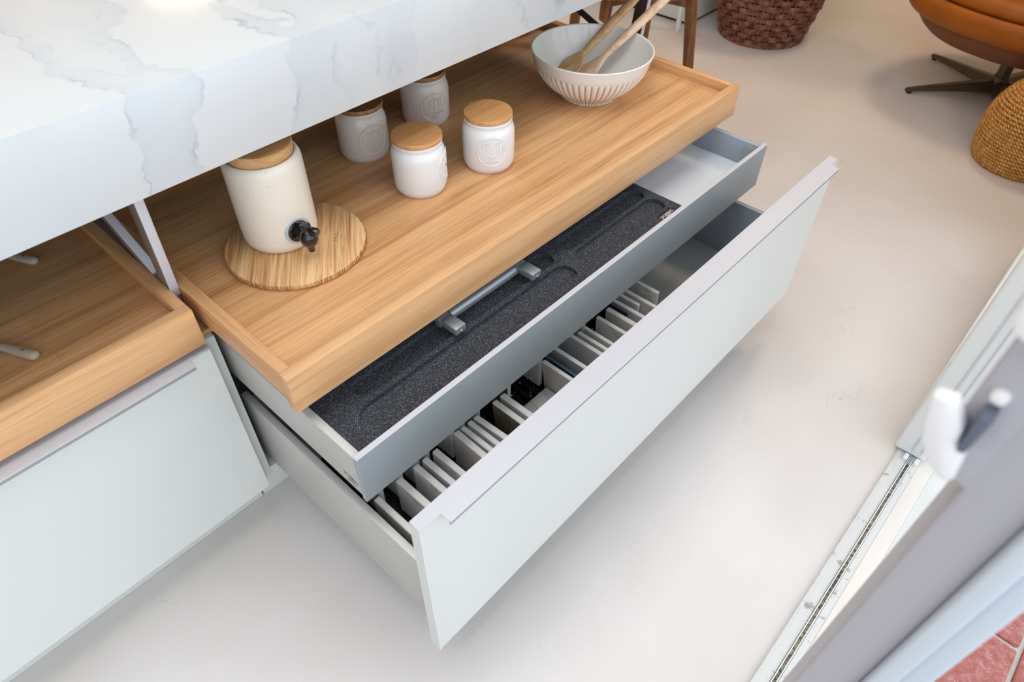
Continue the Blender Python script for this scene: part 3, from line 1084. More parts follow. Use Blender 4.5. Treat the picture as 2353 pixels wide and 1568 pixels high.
Yb, Yf = 0.1955, 0.0480
ordn = ['first', 'second', 'third', 'fourth', 'fifth', 'sixth', 'seventh', 'eighth', 'ninth', 'tenth', 'eleventh', 'twelfth', 'thirteenth', 'fourteenth', 'fifteenth', 'sixteenth', 'seventeenth', 'eighteenth', 'nineteenth', 'twentieth', 'twenty-first', 'twenty-second', 'twenty-third', 'twenty-fourth']
# x of top edge, y front, y back, material, look, lean, height
front = [
    (0.0530, Yf, Yb, 'tile_greige', 'grey stone sample tile nearest the left end of the drawer', 0.0, .085, TH),
    (0.1000, Yf, Yb, 'tile_marble', 'cream-edged sample tile with faint veins, second upright from the left end', 0.0, .087, .0125),
    (0.1375, Yf, Yb, 'tile_marble', 'grey veined sample tile, left of three standing close together', 0.0, .086, TH),
    (0.1575, Yf, Yb, 'tile_grey', 'plain grey sample tile, middle of three standing close together', 0.0, .086, TH),
    (0.1815, Yf, Yb, 'tile_marble', 'sample tile with one dark diagonal vein, right of three close together', 0.0, .086, TH),
    (0.2300, Yf, Yb, 'tile_greige', 'plain greige sample tile with black gap at its left', 0.0, .088, .012),
    (0.2490, Yf, Yb, 'tile_grey', 'bluish grey sample tile next right of the plain greige one', 0.0, .086, .010),
    (0.2665, Yf, Yb, 'tile_marble', 'thin pale veined sample tile beside the wide slanting one', 0.0, .086, .0095),
    (0.2850, Yf, Yb, 'tile_grey', 'slanting grey sample tile left of the brown granite one', 0.0, .086, .011),
    (0.3290, Yf, Yb, 'tile_brown', 'brown granite sample tile with speckled face', 0.010, .086, .012),
    (0.3505, Yf, Yb, 'tile_greige', 'plain greige sample tile right of the brown granite one', 0.006, .086, .012),
    (0.4690, Yf, Yb, 'tile_greige', 'plain pale sample tile right of the lying marble piece', 0.012, .086, .009),
    (0.4865, Yf, Yb + .04, 'tile_blue', 'dark blue glossy sample tile with light blue edge', 0.010, .082, .006),
    (0.5110, Yf, Yb + .02, 'tile_greige', 'greige sample tile standing just right of the dark blue one', 0.008, .086, .009),
    (0.5600, Yf, Yb + .02, 'tile_grey', 'wide grey sample tile with space in front of its face', 0.006, .086, .009),
    (0.5782, Yf, Yb, 'tile_grey', 'narrow-gap bluish sample tile right of the wide grey one', 0.0, .086, .008),
    (0.5978, Yf, Yb, 'tile_marble_b', 'lightly veined sample tile left of the small black gap', 0.004, .086, .008),
    (0.6395, Yf, Yb, 'tile_marble', 'white sample tile with smudgy grey veins right of black gap', 0.006, .086, .009),
    (0.6725, Yf, Yb, 'tile_marble_b', 'translucent cream veined sample tile before the black one', 0.006, .086, .0115),
    (0.6840, 0.152, Yb + .06, 'tile_black', 'short black glossy sample tile behind the cream veined one', 0.0, .086, .009),
    (0.7042, Yf, Yb + .03, 'tile_grey', 'pale lilac-grey sample tile right of the black one', 0.0, .086, .009),
    (0.7285, 0.152, Yb + .06, 'tile_grey', 'short blue-grey sample tile with its front edge showing', 0.0, .086, .008),
    (0.7470, Yf, Yb + .03, 'tile_greige', 'greige sample tile with a brown mark near its front', 0.0, .086, .009),
    (0.7880, 0.144, Yb + .06, 'tile_marble', 'rightmost upright sample tile, grey with fine veins', 0.0, .086, .009),
]
for i, (xt, y0, y1, mt, lb, ln, h, th) in enumerate(front):
    yaw = {8: -0.05, 5: 0.03, 12: 0.02}.get(i, 0.0)
    t = sample2(xt, y0, y1, mt, lb, h, ln, th, 'tile_edge_blue' if mt == 'tile_blue' else ('tile_black' if mt == 'tile_black' else 'tile_edge'), yaw)
    if i == 22:
        prism('brown_mark', [(-0.045, 0.05), (-0.052, 0.062), (-0.058, 0.057), (-0.061, 0.066), (-0.066, 0.058), (-0.070, 0.061), (-0.068, 0.045), (-0.055, 0.043)], -0.0011, -0.0003, M['burnt'], t, 0, axis='x')
back = [(0.0700, 'tile_marble', 'first'), (0.1125, 'tile_white', 'second'), (0.1505, 'tile_white', 'third'), (0.1740, 'tile_marble', 'fourth'),
        (0.2350, 'tile_white', 'fifth'), (0.2605, 'tile_cream', 'sixth'), (0.2990, 'tile_cream', 'seventh'), (0.3820, 'tile_brown', 'eighth'),
        (0.4760, 'tile_marble', 'ninth'), (0.5195, 'tile_white', 'tenth'), (0.5684, 'tile_white', 'eleventh'), (0.6095, 'tile_white', 'twelfth')]
special = {7: 'brown speckled sample tile in the back row', 8: 'white tile with a dark crackle vein in the back row, by black gap'}
for i, (xt, mt, w) in enumerate(back):
    lb = special.get(i, '%s sample tile from the left in the back row, half hidden by the grey drawer' % w)
    sample2(xt, 0.2045, 0.345, mt, lb, 0.084, 0.0, 0.0095, grp='back row of worktop samples in the open bottom drawer')
lm = box('sample_tile', (0.404 - .44, 0.4765 - .44, -0.065, 0.065, 0.0, 0.0115), M['tile_marble'], None, 0.0008, 1)
lm.location = (0.44, 0.1215, BED + 0.0002)
tag(lm, 'grey veined marble sample lying flat in the gap of the row', 'tile')

# ================================================================== things on the long oak tray
def wrap_text(txt, size, cx_ang, zc, r, depth, parent, name, mat, space=1.0, ys=1.0):
    me = text_mesh(txt, size, 0.001, 'CENTER', space)
    for v_ in me.vertices:
        v_.co.y *= ys
    bm = bmesh.new()
    bm.from_mesh(me)
    bmesh.ops.triangulate(bm, faces=bm.faces)
    subdivide_long(bm, 0.003)
    for v in bm.verts:
        rr = r + depth if v.co.z > 0 else r - 0.0006
        a = cx_ang + v.co.x / r
        v.co = Vector((rr * math.cos(a), rr * math.sin(a), zc + v.co.y))
    bmesh.ops.remove_doubles(bm, verts=bm.verts, dist=0.00002)
    return link(name, fin(bm, name), mat, parent)


def wrap_ring(rad, width, ang, zc, r, h, parent, mat):
    bm = bmesh.new()
    n = 72
    prof = [(-width, -0.0003), (-width * .5, h * .8), (0, h), (width * .5, h * .8), (width, -0.0003)]
    rings = []
    for k in range(n):
        t = 2 * PI * k / n
        ring = []
        for (dr, dh) in prof:
            u = (rad + dr) * math.cos(t)
            w = (rad + dr) * math.sin(t)
            a = ang + u / r
            ring.append(bm.verts.new(((r + dh) * math.cos(a), (r + dh) * math.sin(a), zc + w)))
        rings.append(ring)
    for k in range(n):
        A, B = rings[k], rings[(k + 1) % n]
        for j in range(len(prof) - 1):
            bm.faces.new((A[j], A[j + 1], B[j + 1], B[j]))
    return link('embossed_ring', fin(bm, 'embossed_ring', True, 60), mat, parent)


def jar(x, y, r, rl, ang, lines, zc, label, mat, lidmat, grp):
    t = thing('storage_jar', label, 'jar', (x, y, ZTF), grp)
    H = 0.0985
    prof = [(0, 0.0015), (r * .80, 0.0015), (r * .84, 0.0), (r * .90, 0.0008), (r * .965, 0.009), (r, 0.015), (r * 1.0, 0.045), (r, 0.070), (r * .985, 0.0765), (r * .935, 0.0840),
            (r * .90, 0.0870), (r * .89, 0.0905), (r * .915, 0.0940), (r * .915, 0.0965), (r * .88, 0.0978), (r * .84, 0.0965), (r * .83, 0.085), (0, 0.084)]
    lathe('jar_body', prof, M[mat], t, 96, angle=70)
    lathe('lid', [(0, H - 0.0007), (rl * .98, H - 0.0007), (rl, H), (rl, H + 0.0068), (rl * .985, H + 0.0080), (0, H + 0.0080)], M[lidmat], t, 80, angle=35)
    a = math.radians(ang)
    if lines:
        wrap_ring(0.0285, 0.0010, a, zc, r, 0.0011, t, M[mat])
        for (tx, sz, dz) in lines:
            wrap_text(tx, sz, a, zc + dz, r, 0.0010, t, 'embossed_lettering', M[mat], 1.28 if sz > 0.012 else 1.08, 1.55 if sz > 0.012 else 1.1)
    return t


SUG = [('add som', 0.0092, 0.0175), ('SUGAR', 0.0150, 0.0045), ('for', 0.0096, -0.0105), ('weetnes', 0.0084, -0.0195)]
SAL = [('comforta', 0.0088, 0.0175), ('SALIU', 0.0150, 0.0045), ('nd pleasan', 0.0088, -0.0105), ('life', 0.0092, -0.0200)]
G = 'ceramic storage jars on the oak tray'
jar(0.4575, 0.4940, 0.0486, 0.0449, -52, SUG, 0.051, 'white jar with wooden lid, front left, lettering turned to the right', 'jar', 'lid', G)
jar(0.6029, 0.4610, 0.0492, 0.0450, -128, SUG, 0.049, 'white jar with wooden lid embossed SUGAR, right of the others', 'jar', 'lid', G)
jar(0.4632, 0.6626, 0.0480, 0.0450, -101, SAL, 0.048, 'grey-white jar with dark lid, left of the two half under the counter', 'jar_grey', 'lid_dark', G)
jar(0.6377, 0.6764, 0.0492, 0.0450, -108, SAL, 0.046, 'grey-white jar with dark lid, rear one behind the front left jar', 'jar_grey', 'lid_dark', G)

# round board
bd = thing('serving_board', 'round carved wooden board beneath the cream drink dispenser', 'board', (0.1947, 0.5092, ZTF))
def rough_edge(i, a):
    return 0.0 if i in (0, 7) else 0.0007 * math.sin(a * 37) * math.sin(a * 11 + 1)
lathe('board_disc', [(0, 0.0), (0.1115, 0.0), (0.1135, 0.0020), (0.1140, 0.0045), (0.1140, 0.0090), (0.1128, 0.0112), (0.1112, 0.0120), (0, 0.0120)], M['board'], bd, 180, rough_edge, 35)
# carved notches round the rim
nm_ = bmesh.new()
bm_box(nm_, 0.1122, 0.1146, -0.0006, 0.0006, 0.0025, 0.0105)
nme = fin(nm_, 'notch')
nme.materials.append(M['notch'])
for k in range(150):
    a = 2 * PI * k / 150 + rnd.uniform(-.008, .008)
    if abs(math.sin(a * 1.5)) < 0.25:
        continue
    o = bpy.data.objects.new('notch', nme)
    COL.objects.link(o)
    o.parent = bd
    o.rotation_euler = (0, 0, a)
    o.scale = (1, rnd.uniform(.5, 1.2), 1)
me = text_mesh('SALIU', 0.0085, space=1.35)
o = link('branded_lettering', me, M['burnt'], bd)
o.location = (0.2465 - 0.1947, 0.4700 - 0.5092, 0.0122)
o.rotation_euler = (0, 0, math.radians(46))
bm = bmesh.new()
for k in range(5):
    bm_box(bm, -0.0052 + k * 0.0026 - 0.0003, -0.0052 + k * 0.0026 + 0.0005, -0.0010, 0.0010, 0.0, 0.0002)
o = link('burnt_ticks', fin(bm, 'burnt_ticks'), M['burnt'], bd)
o.location = (0.2525 - 0.1947, 0.4640 - 0.5092, 0.01195)
o.rotation_euler = (0, 0, math.radians(46))

# dispenser
BZ = ZTF + 0.0121
dp = thing('drink_dispenser', 'cream speckled stoneware dispenser with black tap on round board', 'dispenser', (0.1893, 0.5394, BZ))
r = 0.0600
lathe('dispenser_body', smooth_prof([(0.0, 0.001), (0.046, 0.001), (0.0505, 0.0), (0.0545, 0.0025), (0.0585, 0.010), (0.0602, 0.022), (0.0604, 0.060), (0.0602, 0.110), (0.0598, 0.138), (0.0585, 0.1465), (0.0552, 0.1525), (0.0525, 0.1540), (0.0508, 0.1530)], 4), M['dispenser'], dp, 96)
lathe('lid', [(0, 0.1525), (0.0500, 0.1525), (0.0506, 0.1535), (0.0510, 0.168), (0.0505, 0.1705), (0.047, 0.172), (0, 0.172)], M['lid_big'], dp, 80, angle=30)
tp = lathe('tap', [(0, -0.003), (0.0135, -0.003), (0.0145, -0.0015), (0.0140, 0.0020), (0.0125, 0.0030), (0.0115, 0.0030), (0.0060, 0.0032), (0.0055, 0.0060), (0.0068, 0.0085), (0.0068, 0.0150), (0.0058, 0.018), (0, 0.018)], M['black_gloss'], dp, 40, angle=40)
tp.rotation_euler = (PI / 2, 0, math.radians(-1))
tp.scale = (1.3, 1.3, 1.3)
tp.location = (-0.0008, -0.0598, 0.0385)
se = lathe('tap_seal', [(0.0130, 0.0005), (0.0170, 0.0005), (0.0174, -0.0015), (0.0170, -0.004), (0.0130, -0.004)], M['seal'], tp, 40)
bl = lathe('tap_valve', [(0, -0.0200), (0.0042, -0.0200), (0.0046, -0.0190), (0.0046, -0.0130), (0.0060, -0.0115), (0.0098, -0.0080), (0.0113, -0.0020), (0.0105, 0.0040), (0.0075, 0.0090), (0.0046, 0.0110), (0.0044, 0.0155), (0, 0.0155)], M['black_gloss'], tp, 32, angle=50)
bl.rotation_euler = (-PI / 2, 0, 0)
bl.location = (0, 0.002, 0.0225)
kn = lathe('tap_knob', [(0, -0.001), (0.0058, -0.001), (0.0064, 0.001), (0.0062, 0.0075), (0.0048, 0.0090), (0, 0.0095)], M['black_gloss'], tp, 24, angle=40)
kn.rotation_euler = (-PI / 2, 0, 0)
kn.location = (-0.0005, 0.0118, 0.0215)
lv = tube('tap_lever', [(0.000, 0.0160, 0.0240), (0.0018, 0.0148, 0.0290), (0.0035, 0.0132, 0.0345), (0.0045, 0.0124, 0.0375)], [0.0030, 0.0040, 0.0058, 0.0050], M['black_gloss'], tp, 20)

# fluted bowl
NB = 56
bw = thing('mixing_bowl', 'large cream ceramic bowl with fluted outside holding two wooden spoons', 'bowl', (0.9627, 0.4993, ZTF))
outer = smooth_prof([(0.0560, 0.0000), (0.0610, 0.0006), (0.0630, 0.0040), (0.0655, 0.0080), (0.0790, 0.0180), (0.0975, 0.0330), (0.1115, 0.0500), (0.1205, 0.0660), (0.1260, 0.0820), (0.1300, 0.0950), (0.1318, 0.1010)], 7)
rim = [(0.1321, 0.1024), (0.1310, 0.1036), (0.1288, 0.1036), (0.1272, 0.1018)]
inner = smooth_prof([(0.1265, 0.0960), (0.1210, 0.0820), (0.1120, 0.0640), (0.0960, 0.0440), (0.0740, 0.0270), (0.0480, 0.0170), (0.0200, 0.0140), (0.0, 0.0135)], 5)
prof = [(0.0, 0.004), (0.054, 0.004)] + outer + rim + inner
no = len(outer)
def flute_w(z, a):
    lobe = abs(math.sin(a * NB / 2))           # 0 in the groove, 1 on the lobe
    top = 0.0800 - 0.006 * (1 - lobe) ** 2
    if z > top or z < 0.0015:
        return 0.0, 0.0
    e = min(1.0, (top - z) / 0.006)
    g = (1 - lobe ** 0.55)
    edge = max(0.0, 1 - abs(z - (top - 0.0015)) / 0.0025)
    return -0.0036 * g * e, min(1.0, max(max(0.0, g - 0.18) * 1.35, edge * 0.6 * (1 - g)) * (0.35 + 0.65 * e))
def bmod(i, a):
    if 2 <= i < 2 + no:
        return flute_w(prof[i][1], a)[0]
    return 0.0
bm = bmesh.new()
SEG = NB * 8
rings = bm_lathe(bm, prof, SEG, bmod)
groove = []
vi = {}
for i, ring in enumerate(rings):
    for k, v in enumerate(ring):
        g = 0.0
        if 2 <= i < 2 + no and len(ring) > 1:
            g = flute_w(prof[i][1], 2 * PI * k / SEG)[1]
        if 2 + no - 2 <= i <= 2 + no + 1:
            g = max(g, 0.14)
        groove.append(g)
me = fin(bm, 'bowl_body', True, 80)
at = me.attributes.new('groove', 'FLOAT', 'POINT')
for i, g in enumerate(groove):
    at.data[i].value = g
link('bowl_body', me, M['bowl'], bw)


def spoon(A, B, ext, kind, label, mat):
    A, B = Vector(A), Vector(B)
    d = (B - A).normalized()
    t = thing('wooden_spoon' if kind == 'spoon' else 'wooden_spatula', label, 'utensil', A)
    side = d.cross(Vector((0, 0, 1))).normalized()
    up = side.cross(d).normalized()
    L = (B - A).length + ext
    # handle
    n = 14
    path, rad, fl = [], [], []
    for i in range(n + 1):
        s = 0.030 + (L - 0.030) * i / n
        path.append(d * s)
        rr = 0.0072 + 0.0034 * math.sin(min(1, i / n * 1.1) * PI * .8)
        if i == 0:
            rr = 0.0058
        if i == n:
            rr *= 0.75
        rad.append(rr)
        fl.append((1.15, 0.8))
    tube('handle', path, rad, mat, t, 16, fl)
    # head as lofted cross sections, blended into the handle
    bm = bmesh.new()
    m_ = 14
    K = 20
    rs = []
    for i in range(m_ + 1):
        u = i / m_
        s = 0.040 - 0.078 * u
        if kind == 'spoon':
            w = 0.0070 + 0.0200 * math.sin(min(1.0, max(0.0, (u - 0.12) / 0.88)) ** 0.8 * PI * 0.80) ** 1.0
            if u > 0.93:
                w *= 0.75
            th = 0.0050 + 0.0028 * math.sin(u * PI)
            dish = 0.0085 * math.sin(min(1, max(0, (u - 0.25) / 0.75)) * PI) ** 0.7 if u > 0.25 else 0
        else:
            w = 0.0080 + 0.0240 * (min(1, max(0, (u - 0.05) / 0.75)) ** 1.1)
            th = 0.0050 - 0.0026 * u
            dish = 0.0
        ring = []
        for k in range(K):
            a = 2 * PI * k / K
            cx_, sz = math.cos(a), math.sin(a)
            x_ = w * cx_
            z_ = th * sz
            if sz > 0 and dish:
                z_ -= dish * (1 - abs(cx_) ** 2.2)
            if dish and sz <= 0:
                z_ -= dish * 0.75 * (1 - abs(cx_) ** 2.2)
            ring.append(bm.verts.new(d * s + side * x_ + up * z_))
        rs.append(ring)
    for i in range(m_):
        for k in range(K):
            bm.faces.new((rs[i][k], rs[i][(k + 1) % K], rs[i + 1][(k + 1) % K], rs[i + 1][k]))
    bm.faces.new(rs[0][::-1]); bm.faces.new(rs[-1])
    link('spoon_head' if kind == 'spoon' else 'blade', fin(bm, 'head', True, 60), mat, t)
    return t


spoon((0.9760, 0.5580, 0.6020), (1.1429, 0.5351, 0.6945), 0.045, 'spoon', 'brown wooden spoon with hollow head, left one in the bowl', M['spoon1'])
spoon((0.9858, 0.5106, 0.6060), (1.1506, 0.4607, 0.7120), 0.06, 'flat', 'paler flat wooden spatula, right one in the bowl', M['spoon2'])

# ================================================================== utensils on the left tray
def utensil(tip, tail, label):
    tip, tail = Vector(tip), Vector(tail)
    d = (tail - tip).normalized()
    L = 0.20
    t = thing('wooden_utensil', label, 'utensil', tip, 'pale utensils on the left oak tray')
    path = [d * s for s in (0.0, 0.002, 0.006, 0.02, 0.045, 0.08, 0.10)]
    fl = [(1.0, .8)] * 7
    tube('handle', [p + Vector((0, 0, 0.0065)) for p in path], [0.0035, 0.0062, 0.0078, 0.0078, 0.0066, 0.0052, 0.0045], M['bone'], t, 18, fl)
    tube('spoon_head', [d * s + Vector((0, 0, 0.0055)) for s in (0.100, 0.115, 0.13, 0.15, 0.165, 0.172)], [0.0045, 0.007, 0.013, 0.016, 0.012, 0.004], M['bone'], t, 18, [(1, .8), (1.1, .5), (1.2, .3), (1.2, .25), (1.1, .3), (1, .4)])
    hole = lathe('hanging_hole', [(0, 0), (0.0024, 0), (0.0024, 0.0006), (0, 0.0006)], M['burnt'], t, 14)
    hole.location = d * 0.022 + Vector((0, 0, 0.0124))
    hole.scale = (1.0, 0.6, 1)
    hole.rotation_euler = (0, 0, math.atan2(d.y, d.x) + 0.6)
    return t


utensil((-0.2010, 0.5560, ZTF), (-0.2280, 0.6120, ZTF), 'pale wooden spoon, nearer of two on the left tray')
utensil((-0.1170, 0.7710, ZTF), (-0.1345, 0.8060, ZTF), 'pale wooden spoon half under the counter on the left tray')

# ================================================================== background furniture
# walnut stool
st = thing('wooden_stool', 'brown walnut stool with tapered legs beyond the end of the counter', 'stool', (1.96, 1.07, 0))
legs = [((2.005, 0.79), (1.985, 0.845)), ((1.750, 1.045), (1.795, 1.055)), ((1.945, 1.325), (1.945, 1.285)), ((2.135, 1.105), (2.105, 1.085))]
for (f, tpp) in legs:
    a, b_ = Vector((f[0] - 1.96, f[1] - 1.07, 0)), Vector((tpp[0] - 1.96, tpp[1] - 1.07, 0.43))
    tube('leg', [a, a.lerp(b_, .5), b_], [0.0145, 0.0195, 0.0215], M['walnut'], st, 20)
tops = [Vector((tpp[0] - 1.96, tpp[1] - 1.07, 0.41)) for f, tpp in legs]
for i in range(4):
    a, b_ = tops[i], tops[(i + 1) % 4]
    mid = (a + b_) / 2 + Vector((0, 0, 0.012))
    tube('apron', [a, a.lerp(mid, .5) + Vector((0, 0, .008)), mid, b_.lerp(mid, .5) + Vector((0, 0, .008)), b_], 0.016, M['walnut'], st, 12, [(0.55, 1.4)] * 5)
bm = bmesh.new()
bmesh.ops.create_circle(bm, cap_ends=True, radius=1, segments=40)
for v in bm.verts:
    a = math.atan2(v.co.y, v.co.x)
    q = 1 / (abs(math.cos(a - PI / 4 + .05)) ** 4 + abs(math.sin(a - PI / 4 + .05)) ** 4) ** .25
    v.co = Vector((0.195 * q * math.cos(a), 0.195 * q * math.sin(a), 0.43))
r_ = bmesh.ops.extrude_face_region(bm, geom=list(bm.faces))
for v in [g for g in r_['geom'] if isinstance(g, bmesh.types.BMVert)]:
    v.co.z += 0.032
link('seat', fin(bm, 'seat', True, 40), M['walnut'], st)

# white cabinet far behind
wc = thing('white_sideboard', 'low white cabinet behind the walnut stool', 'cabinet', (3.17, 1.66, 0))
box('cabinet_body', (-0.40, 0.40, -0.395, 0.40, 0.014, 0.72), M['lacquer'], wc, 0.003)
box('plinth', (-0.385, 0.385, -0.38, 0.385, 0.0, 0.014), M['shadow_gap'], wc)
box('cabinet_top', (-0.41, 0.41, -0.405, 0.41, 0.72, 0.745), M['lacquer'], wc, 0.003)
tube('leg', [(-0.4835, -0.392, 0.0), (-0.470, -0.375, 0.30), (-0.465, -0.36, 0.72)], [0.011, 0.017, 0.020], M['lacquer'], wc, 16)
# pale bent hoop hanging by the stool
hp = thing('bent_hoop', 'pale bent loop just above the wooden stool, by the spoon', 'hook', (1.83, 1.06, 0.46))
tube('hoop', [(-0.035, 0.0, 0.10), (-0.035, 0.0, 0.03), (-0.026, -0.004, 0.010), (-0.010, -0.008, 0.003), (0.012, -0.012, 0.007), (0.024, -0.016, 0.03), (0.026, -0.016, 0.10)], 0.009, M['tile_cream'], hp, 14)

# wicker basket
bk = thing('wicker_basket', 'dark brown woven wicker basket standing on the floor', 'basket', (2.9332, 0.9791, 0))
def bkr(z):
    return 0.180 + 0.26 * z - 0.20 * max(0, z - 0.20)
lathe('lining', [(0, 0.004), (0.172, 0.004)] + [(bkr(z) - 0.008, z) for z in (0.01, 0.1, 0.2, 0.3, 0.41)], M['wicker_dark'], bk, 64)
NS = 34
for k in range(NS):
    a = 2 * PI * k / NS
    tube('stake', [(bkr(z) * math.cos(a), bkr(z) * math.sin(a), z) for z in (0.004, 0.1, 0.2, 0.3, 0.41)], 0.0045, M['wicker'], bk, 6, [(1.0, .5)] * 5)
NR = 15
for j in range(NR):
    z = 0.020 + j * 0.0272
    bm = bmesh.new()
    n = NS * 4
    rings = []
    for k in range(n):
        a = 2 * PI * k / n
        off_ = 0.0085 * math.cos(a * NS / 2 + PI * j)
        rr = bkr(z) + off_
        hw = 0.0112
        ring = []
        for (dr, dz) in ((0.0016, -hw), (0.0032, 0), (0.0016, hw), (-0.0012, hw), (-0.0012, -hw)):
            ring.append(bm.verts.new(((rr + dr) * math.cos(a), (rr + dr) * math.sin(a), z + dz)))
        rings.append(ring)
    for k in range(n):
        A, B = rings[k], rings[(k + 1) % n]
        for q in range(5):
            bm.faces.new((A[q], A[(q + 1) % 5], B[(q + 1) % 5], B[q]))
    link('woven_strand', fin(bm, 'woven_strand', True, 60), M['wicker'], bk)
bm = bmesh.new()
for z, rr in ((0.006, 0.009), (0.424, 0.012)):
    n = 96
    rings = []
    for k in range(n):
        a = 2 * PI * k / n
        rings.append([bm.verts.new(((bkr(z) + rr * math.cos(t)) * math.cos(a), (bkr(z) + rr * math.cos(t)) * math.sin(a), z + rr * math.sin(t))) for t in [i * PI / 4 for i in range(8)]])
    for k in range(n):
        A, B = rings[k], rings[(k + 1) % n]
        for q in range(8):
            bm.faces.new((A[q], A[(q + 1) % 8], B[(q + 1) % 8], B[q]))
link('rim', fin(bm, 'rim', True), M['wicker'], bk)

# rope pouf / vase
pf = thing('rope_pouf', 'rounded golden seagrass rope pouf beside the leather chair', 'pouf', (2.534, -0.229, 0))
pprof = smooth_prof([(0.138, 0.0), (0.147, 0.015), (0.153, 0.05), (0.158, 0.10), (0.156, 0.145), (0.146, 0.19), (0.126, 0.23), (0.098, 0.26), (0.055, 0.284), (0.0, 0.294)], 6)
lathe('core', [(0, 0.0)] + [(max(0.0, r_ - 0.006), z_ - (0.004 if z_ > 0.1 else 0)) for r_, z_ in pprof], M['rope_core'], pf, 48)
# walk along the profile at rope pitch
pts = []
acc = 0.0
pitch = 0.0118
last = pprof[0]
pts.append(last)
for q in pprof[1:]:
    seg_l = math.hypot(q[0] - last[0], q[1] - last[1])
    while acc + seg_l >= pitch:
        f = (pitch - acc) / seg_l
        last = (last[0] + (q[0] - last[0]) * f, last[1] + (q[1] - last[1]) * f)
        pts.append(last)
        seg_l = math.hypot(q[0] - last[0], q[1] - last[1])
        acc = 0.0
    acc += seg_l
    last = q
for j, (rr, z) in enumerate(pts):
    if rr < 0.012:
        continue
    bm = bmesh.new()
    n = max(24, int(2 * PI * rr / 0.0055))
    tw = max(6, int(2 * PI * rr / 0.022))
    rings = []
    uvl = bm.loops.layers.uv.new('UVMap')
    for k in range(n):
        a = 2 * PI * k / n
        ring = []
        for q in range(8):
            t = q * PI / 4
            rad = 0.0060 * (1 + 0.22 * math.cos(2 * (t + a * tw / 2) + j))
            dz = 0.0012 * math.sin(a * 3 + j * .7)
            ring.append(bm.verts.new(((rr + rad * math.cos(t)) * math.cos(a), (rr + rad * math.cos(t)) * math.sin(a), z + 0.004 + rad * math.sin(t) + dz)))
        rings.append(ring)
    for k in range(n):
        A, B = rings[k], rings[(k + 1) % n]
        for q in range(8):
            f = bm.faces.new((A[q], A[(q + 1) % 8], B[(q + 1) % 8], B[q]))
            us = (k, k, k + 1, k + 1)
            ws = (q, q + 1, q + 1, q)
            for lp, uu, ww in zip(f.loops, us, ws):
                lp[uvl].uv = (uu / n * tw * 1.2, ww / 8 * 1.2)
    link('rope_coil', fin(bm, 'rope_coil', True), M['rope'], pf)

# leather swivel chair
ch = thing('swivel_chair', 'tan leather swivel chair on a bronze five-star base', 'chair', (3.030, -0.005, 0))
for k in range(5):
    a = math.radians(131.5 - 72 * k)
    d = Vector((math.cos(a), math.sin(a), 0))
    bm = bmesh.new()
    s = Vector((-d.y, d.x, 0))
    secs = [(0.02, 0.022, 0.014, 0.062), (0.15, 0.017, 0.014, 0.046), (0.30, 0.012, 0.010, 0.028), (0.356, 0.009, 0.006, 0.020)]
    rs = []
    for (t_, w_, z0_, z1_) in secs:
        rs.append([bm.verts.new(d * t_ + s * w_ + Vector((0, 0, z0_))), bm.verts.new(d * t_ - s * w_ + Vector((0, 0, z0_))),
                   bm.verts.new(d * t_ - s * w_ * .8 + Vector((0, 0, z1_))), bm.verts.new(d * t_ + s * w_ * .8 + Vector((0, 0, z1_)))])
    for i in range(3):
        for q in range(4):
            bm.faces.new((rs[i][q], rs[i][(q + 1) % 4], rs[i + 1][(q + 1) % 4], rs[i + 1][q]))
    bm.faces.new(rs[0][::-1]); bm.faces.new(rs[-1])
    bmesh.ops.recalc_face_normals(bm, faces=bm.faces)
    bmesh.ops.bevel(bm, geom=list(bm.edges), offset=0.003, segments=2, affect='EDGES')
    lg = link('leg', fin(bm, 'leg', True, 50), M['bronze'], ch)
    ft = lathe('foot_pad', [(0, 0), (0.010, 0), (0.010, 0.008), (0, 0.008)], M['black_matt'], lg, 16)
    ft.location = d * 0.338
lathe('hub', [(0, 0.009), (0.030, 0.009), (0.034, 0.012), (0.034, 0.064), (0.030, 0.074), (0, 0.074)], M['bronze'], ch, 32, angle=40)
lathe('column', [(0, 0.07), (0.0245, 0.07), (0.0245, 0.190), (0, 0.190)], M['bronze'], ch, 32, angle=40)
lathe('column_ring', [(0, 0.150), (0.0262, 0.150), (0.0262, 0.160), (0, 0.160)], M['black_gloss'], ch, 32, angle=40)

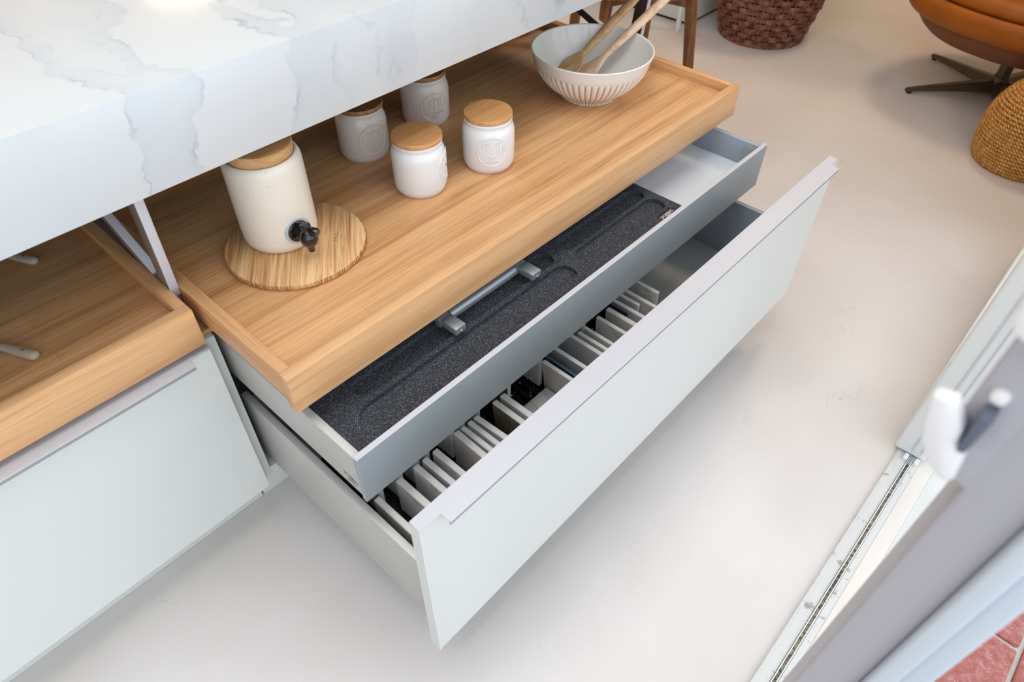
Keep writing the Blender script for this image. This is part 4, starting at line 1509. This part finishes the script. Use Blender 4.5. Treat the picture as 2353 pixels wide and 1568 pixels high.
SC = Vector((-0.065, 0.015, 0))
def superring(bm, rx, ry, z, n=64, p=2.4, cx_=0.0, cy_=0.0, rot=math.radians(-12)):
    ring = []
    for k in range(n):
        a = 2 * PI * k / n
        c_, s_ = math.cos(a), math.sin(a)
        q = 1 / (abs(c_) ** p + abs(s_) ** p) ** (1 / p)
        x_, y_ = rx * q * c_ + cx_, ry * q * s_ + cy_
        ring.append(bm.verts.new((x_ * math.cos(rot) - y_ * math.sin(rot) + SC.x, x_ * math.sin(rot) + y_ * math.cos(rot) + SC.y, z)))
    return ring
def loft(name, secs, mat, parent, p=2.4):
    bm = bmesh.new()
    rs = [superring(bm, rx, ry, z, p=p) for (rx, ry, z) in secs]
    for i in range(len(rs) - 1):
        n = len(rs[i])
        for k in range(n):
            bm.faces.new((rs[i][k], rs[i][(k + 1) % n], rs[i + 1][(k + 1) % n], rs[i + 1][k]))
    bm.faces.new(rs[0][::-1]); bm.faces.new(rs[-1])
    return link(name, fin(bm, name, True, 50), mat, parent)
loft('seat_shell', smooth_prof([(0.10, 0.10, 0.205), (0.20, 0.20, 0.213), (0.28, 0.28, 0.238), (0.335, 0.335, 0.285), (0.345, 0.345, 0.325)], 5), M['leather_under'], ch)
loft('seat_band', smooth_prof([(0.335, 0.335, 0.312), (0.375, 0.375, 0.320), (0.396, 0.396, 0.345), (0.400, 0.400, 0.372), (0.392, 0.392, 0.392), (0.376, 0.376, 0.399), (0.356, 0.356, 0.393)], 5), M['leather'], ch)
loft('seat_cushion', smooth_prof([(0.330, 0.330, 0.378), (0.360, 0.360, 0.396), (0.366, 0.366, 0.414), (0.350, 0.350, 0.436), (0.305, 0.305, 0.450), (0.20, 0.20, 0.459), (0.05, 0.05, 0.462)], 5), M['leather'], ch)
# back rest curving round the far side, above the picture
bm = bmesh.new()
rs = []
for k in range(25):
    a = math.radians(-75 + 150 * k / 24)
    h = 0.36 * math.cos(math.radians(-105 + 210 * k / 24) * .8) ** .5 if abs(-105 + 210 * k / 24) < 104 else 0.05
    ring = []
    for (dr, z_) in ((0.32, 0.40), (0.33, 0.40 + h * .5), (0.34, 0.40 + h), (0.360, 0.41 + h), (0.385, 0.40 + h * .8), (0.385, 0.40 + h * .4), (0.380, 0.38)):
        aa = a + math.radians(8)
        ring.append(bm.verts.new((dr * math.cos(aa) + SC.x, dr * math.sin(aa) + SC.y, z_)))
    rs.append(ring)
for i in range(24):
    for q in range(7):
        bm.faces.new((rs[i][q], rs[i][(q + 1) % 7], rs[i + 1][(q + 1) % 7], rs[i + 1][q]))
bm.faces.new(rs[0][::-1]); bm.faces.new(rs[-1])
link('backrest', fin(bm, 'backrest', True, 60), M['leather'], ch)
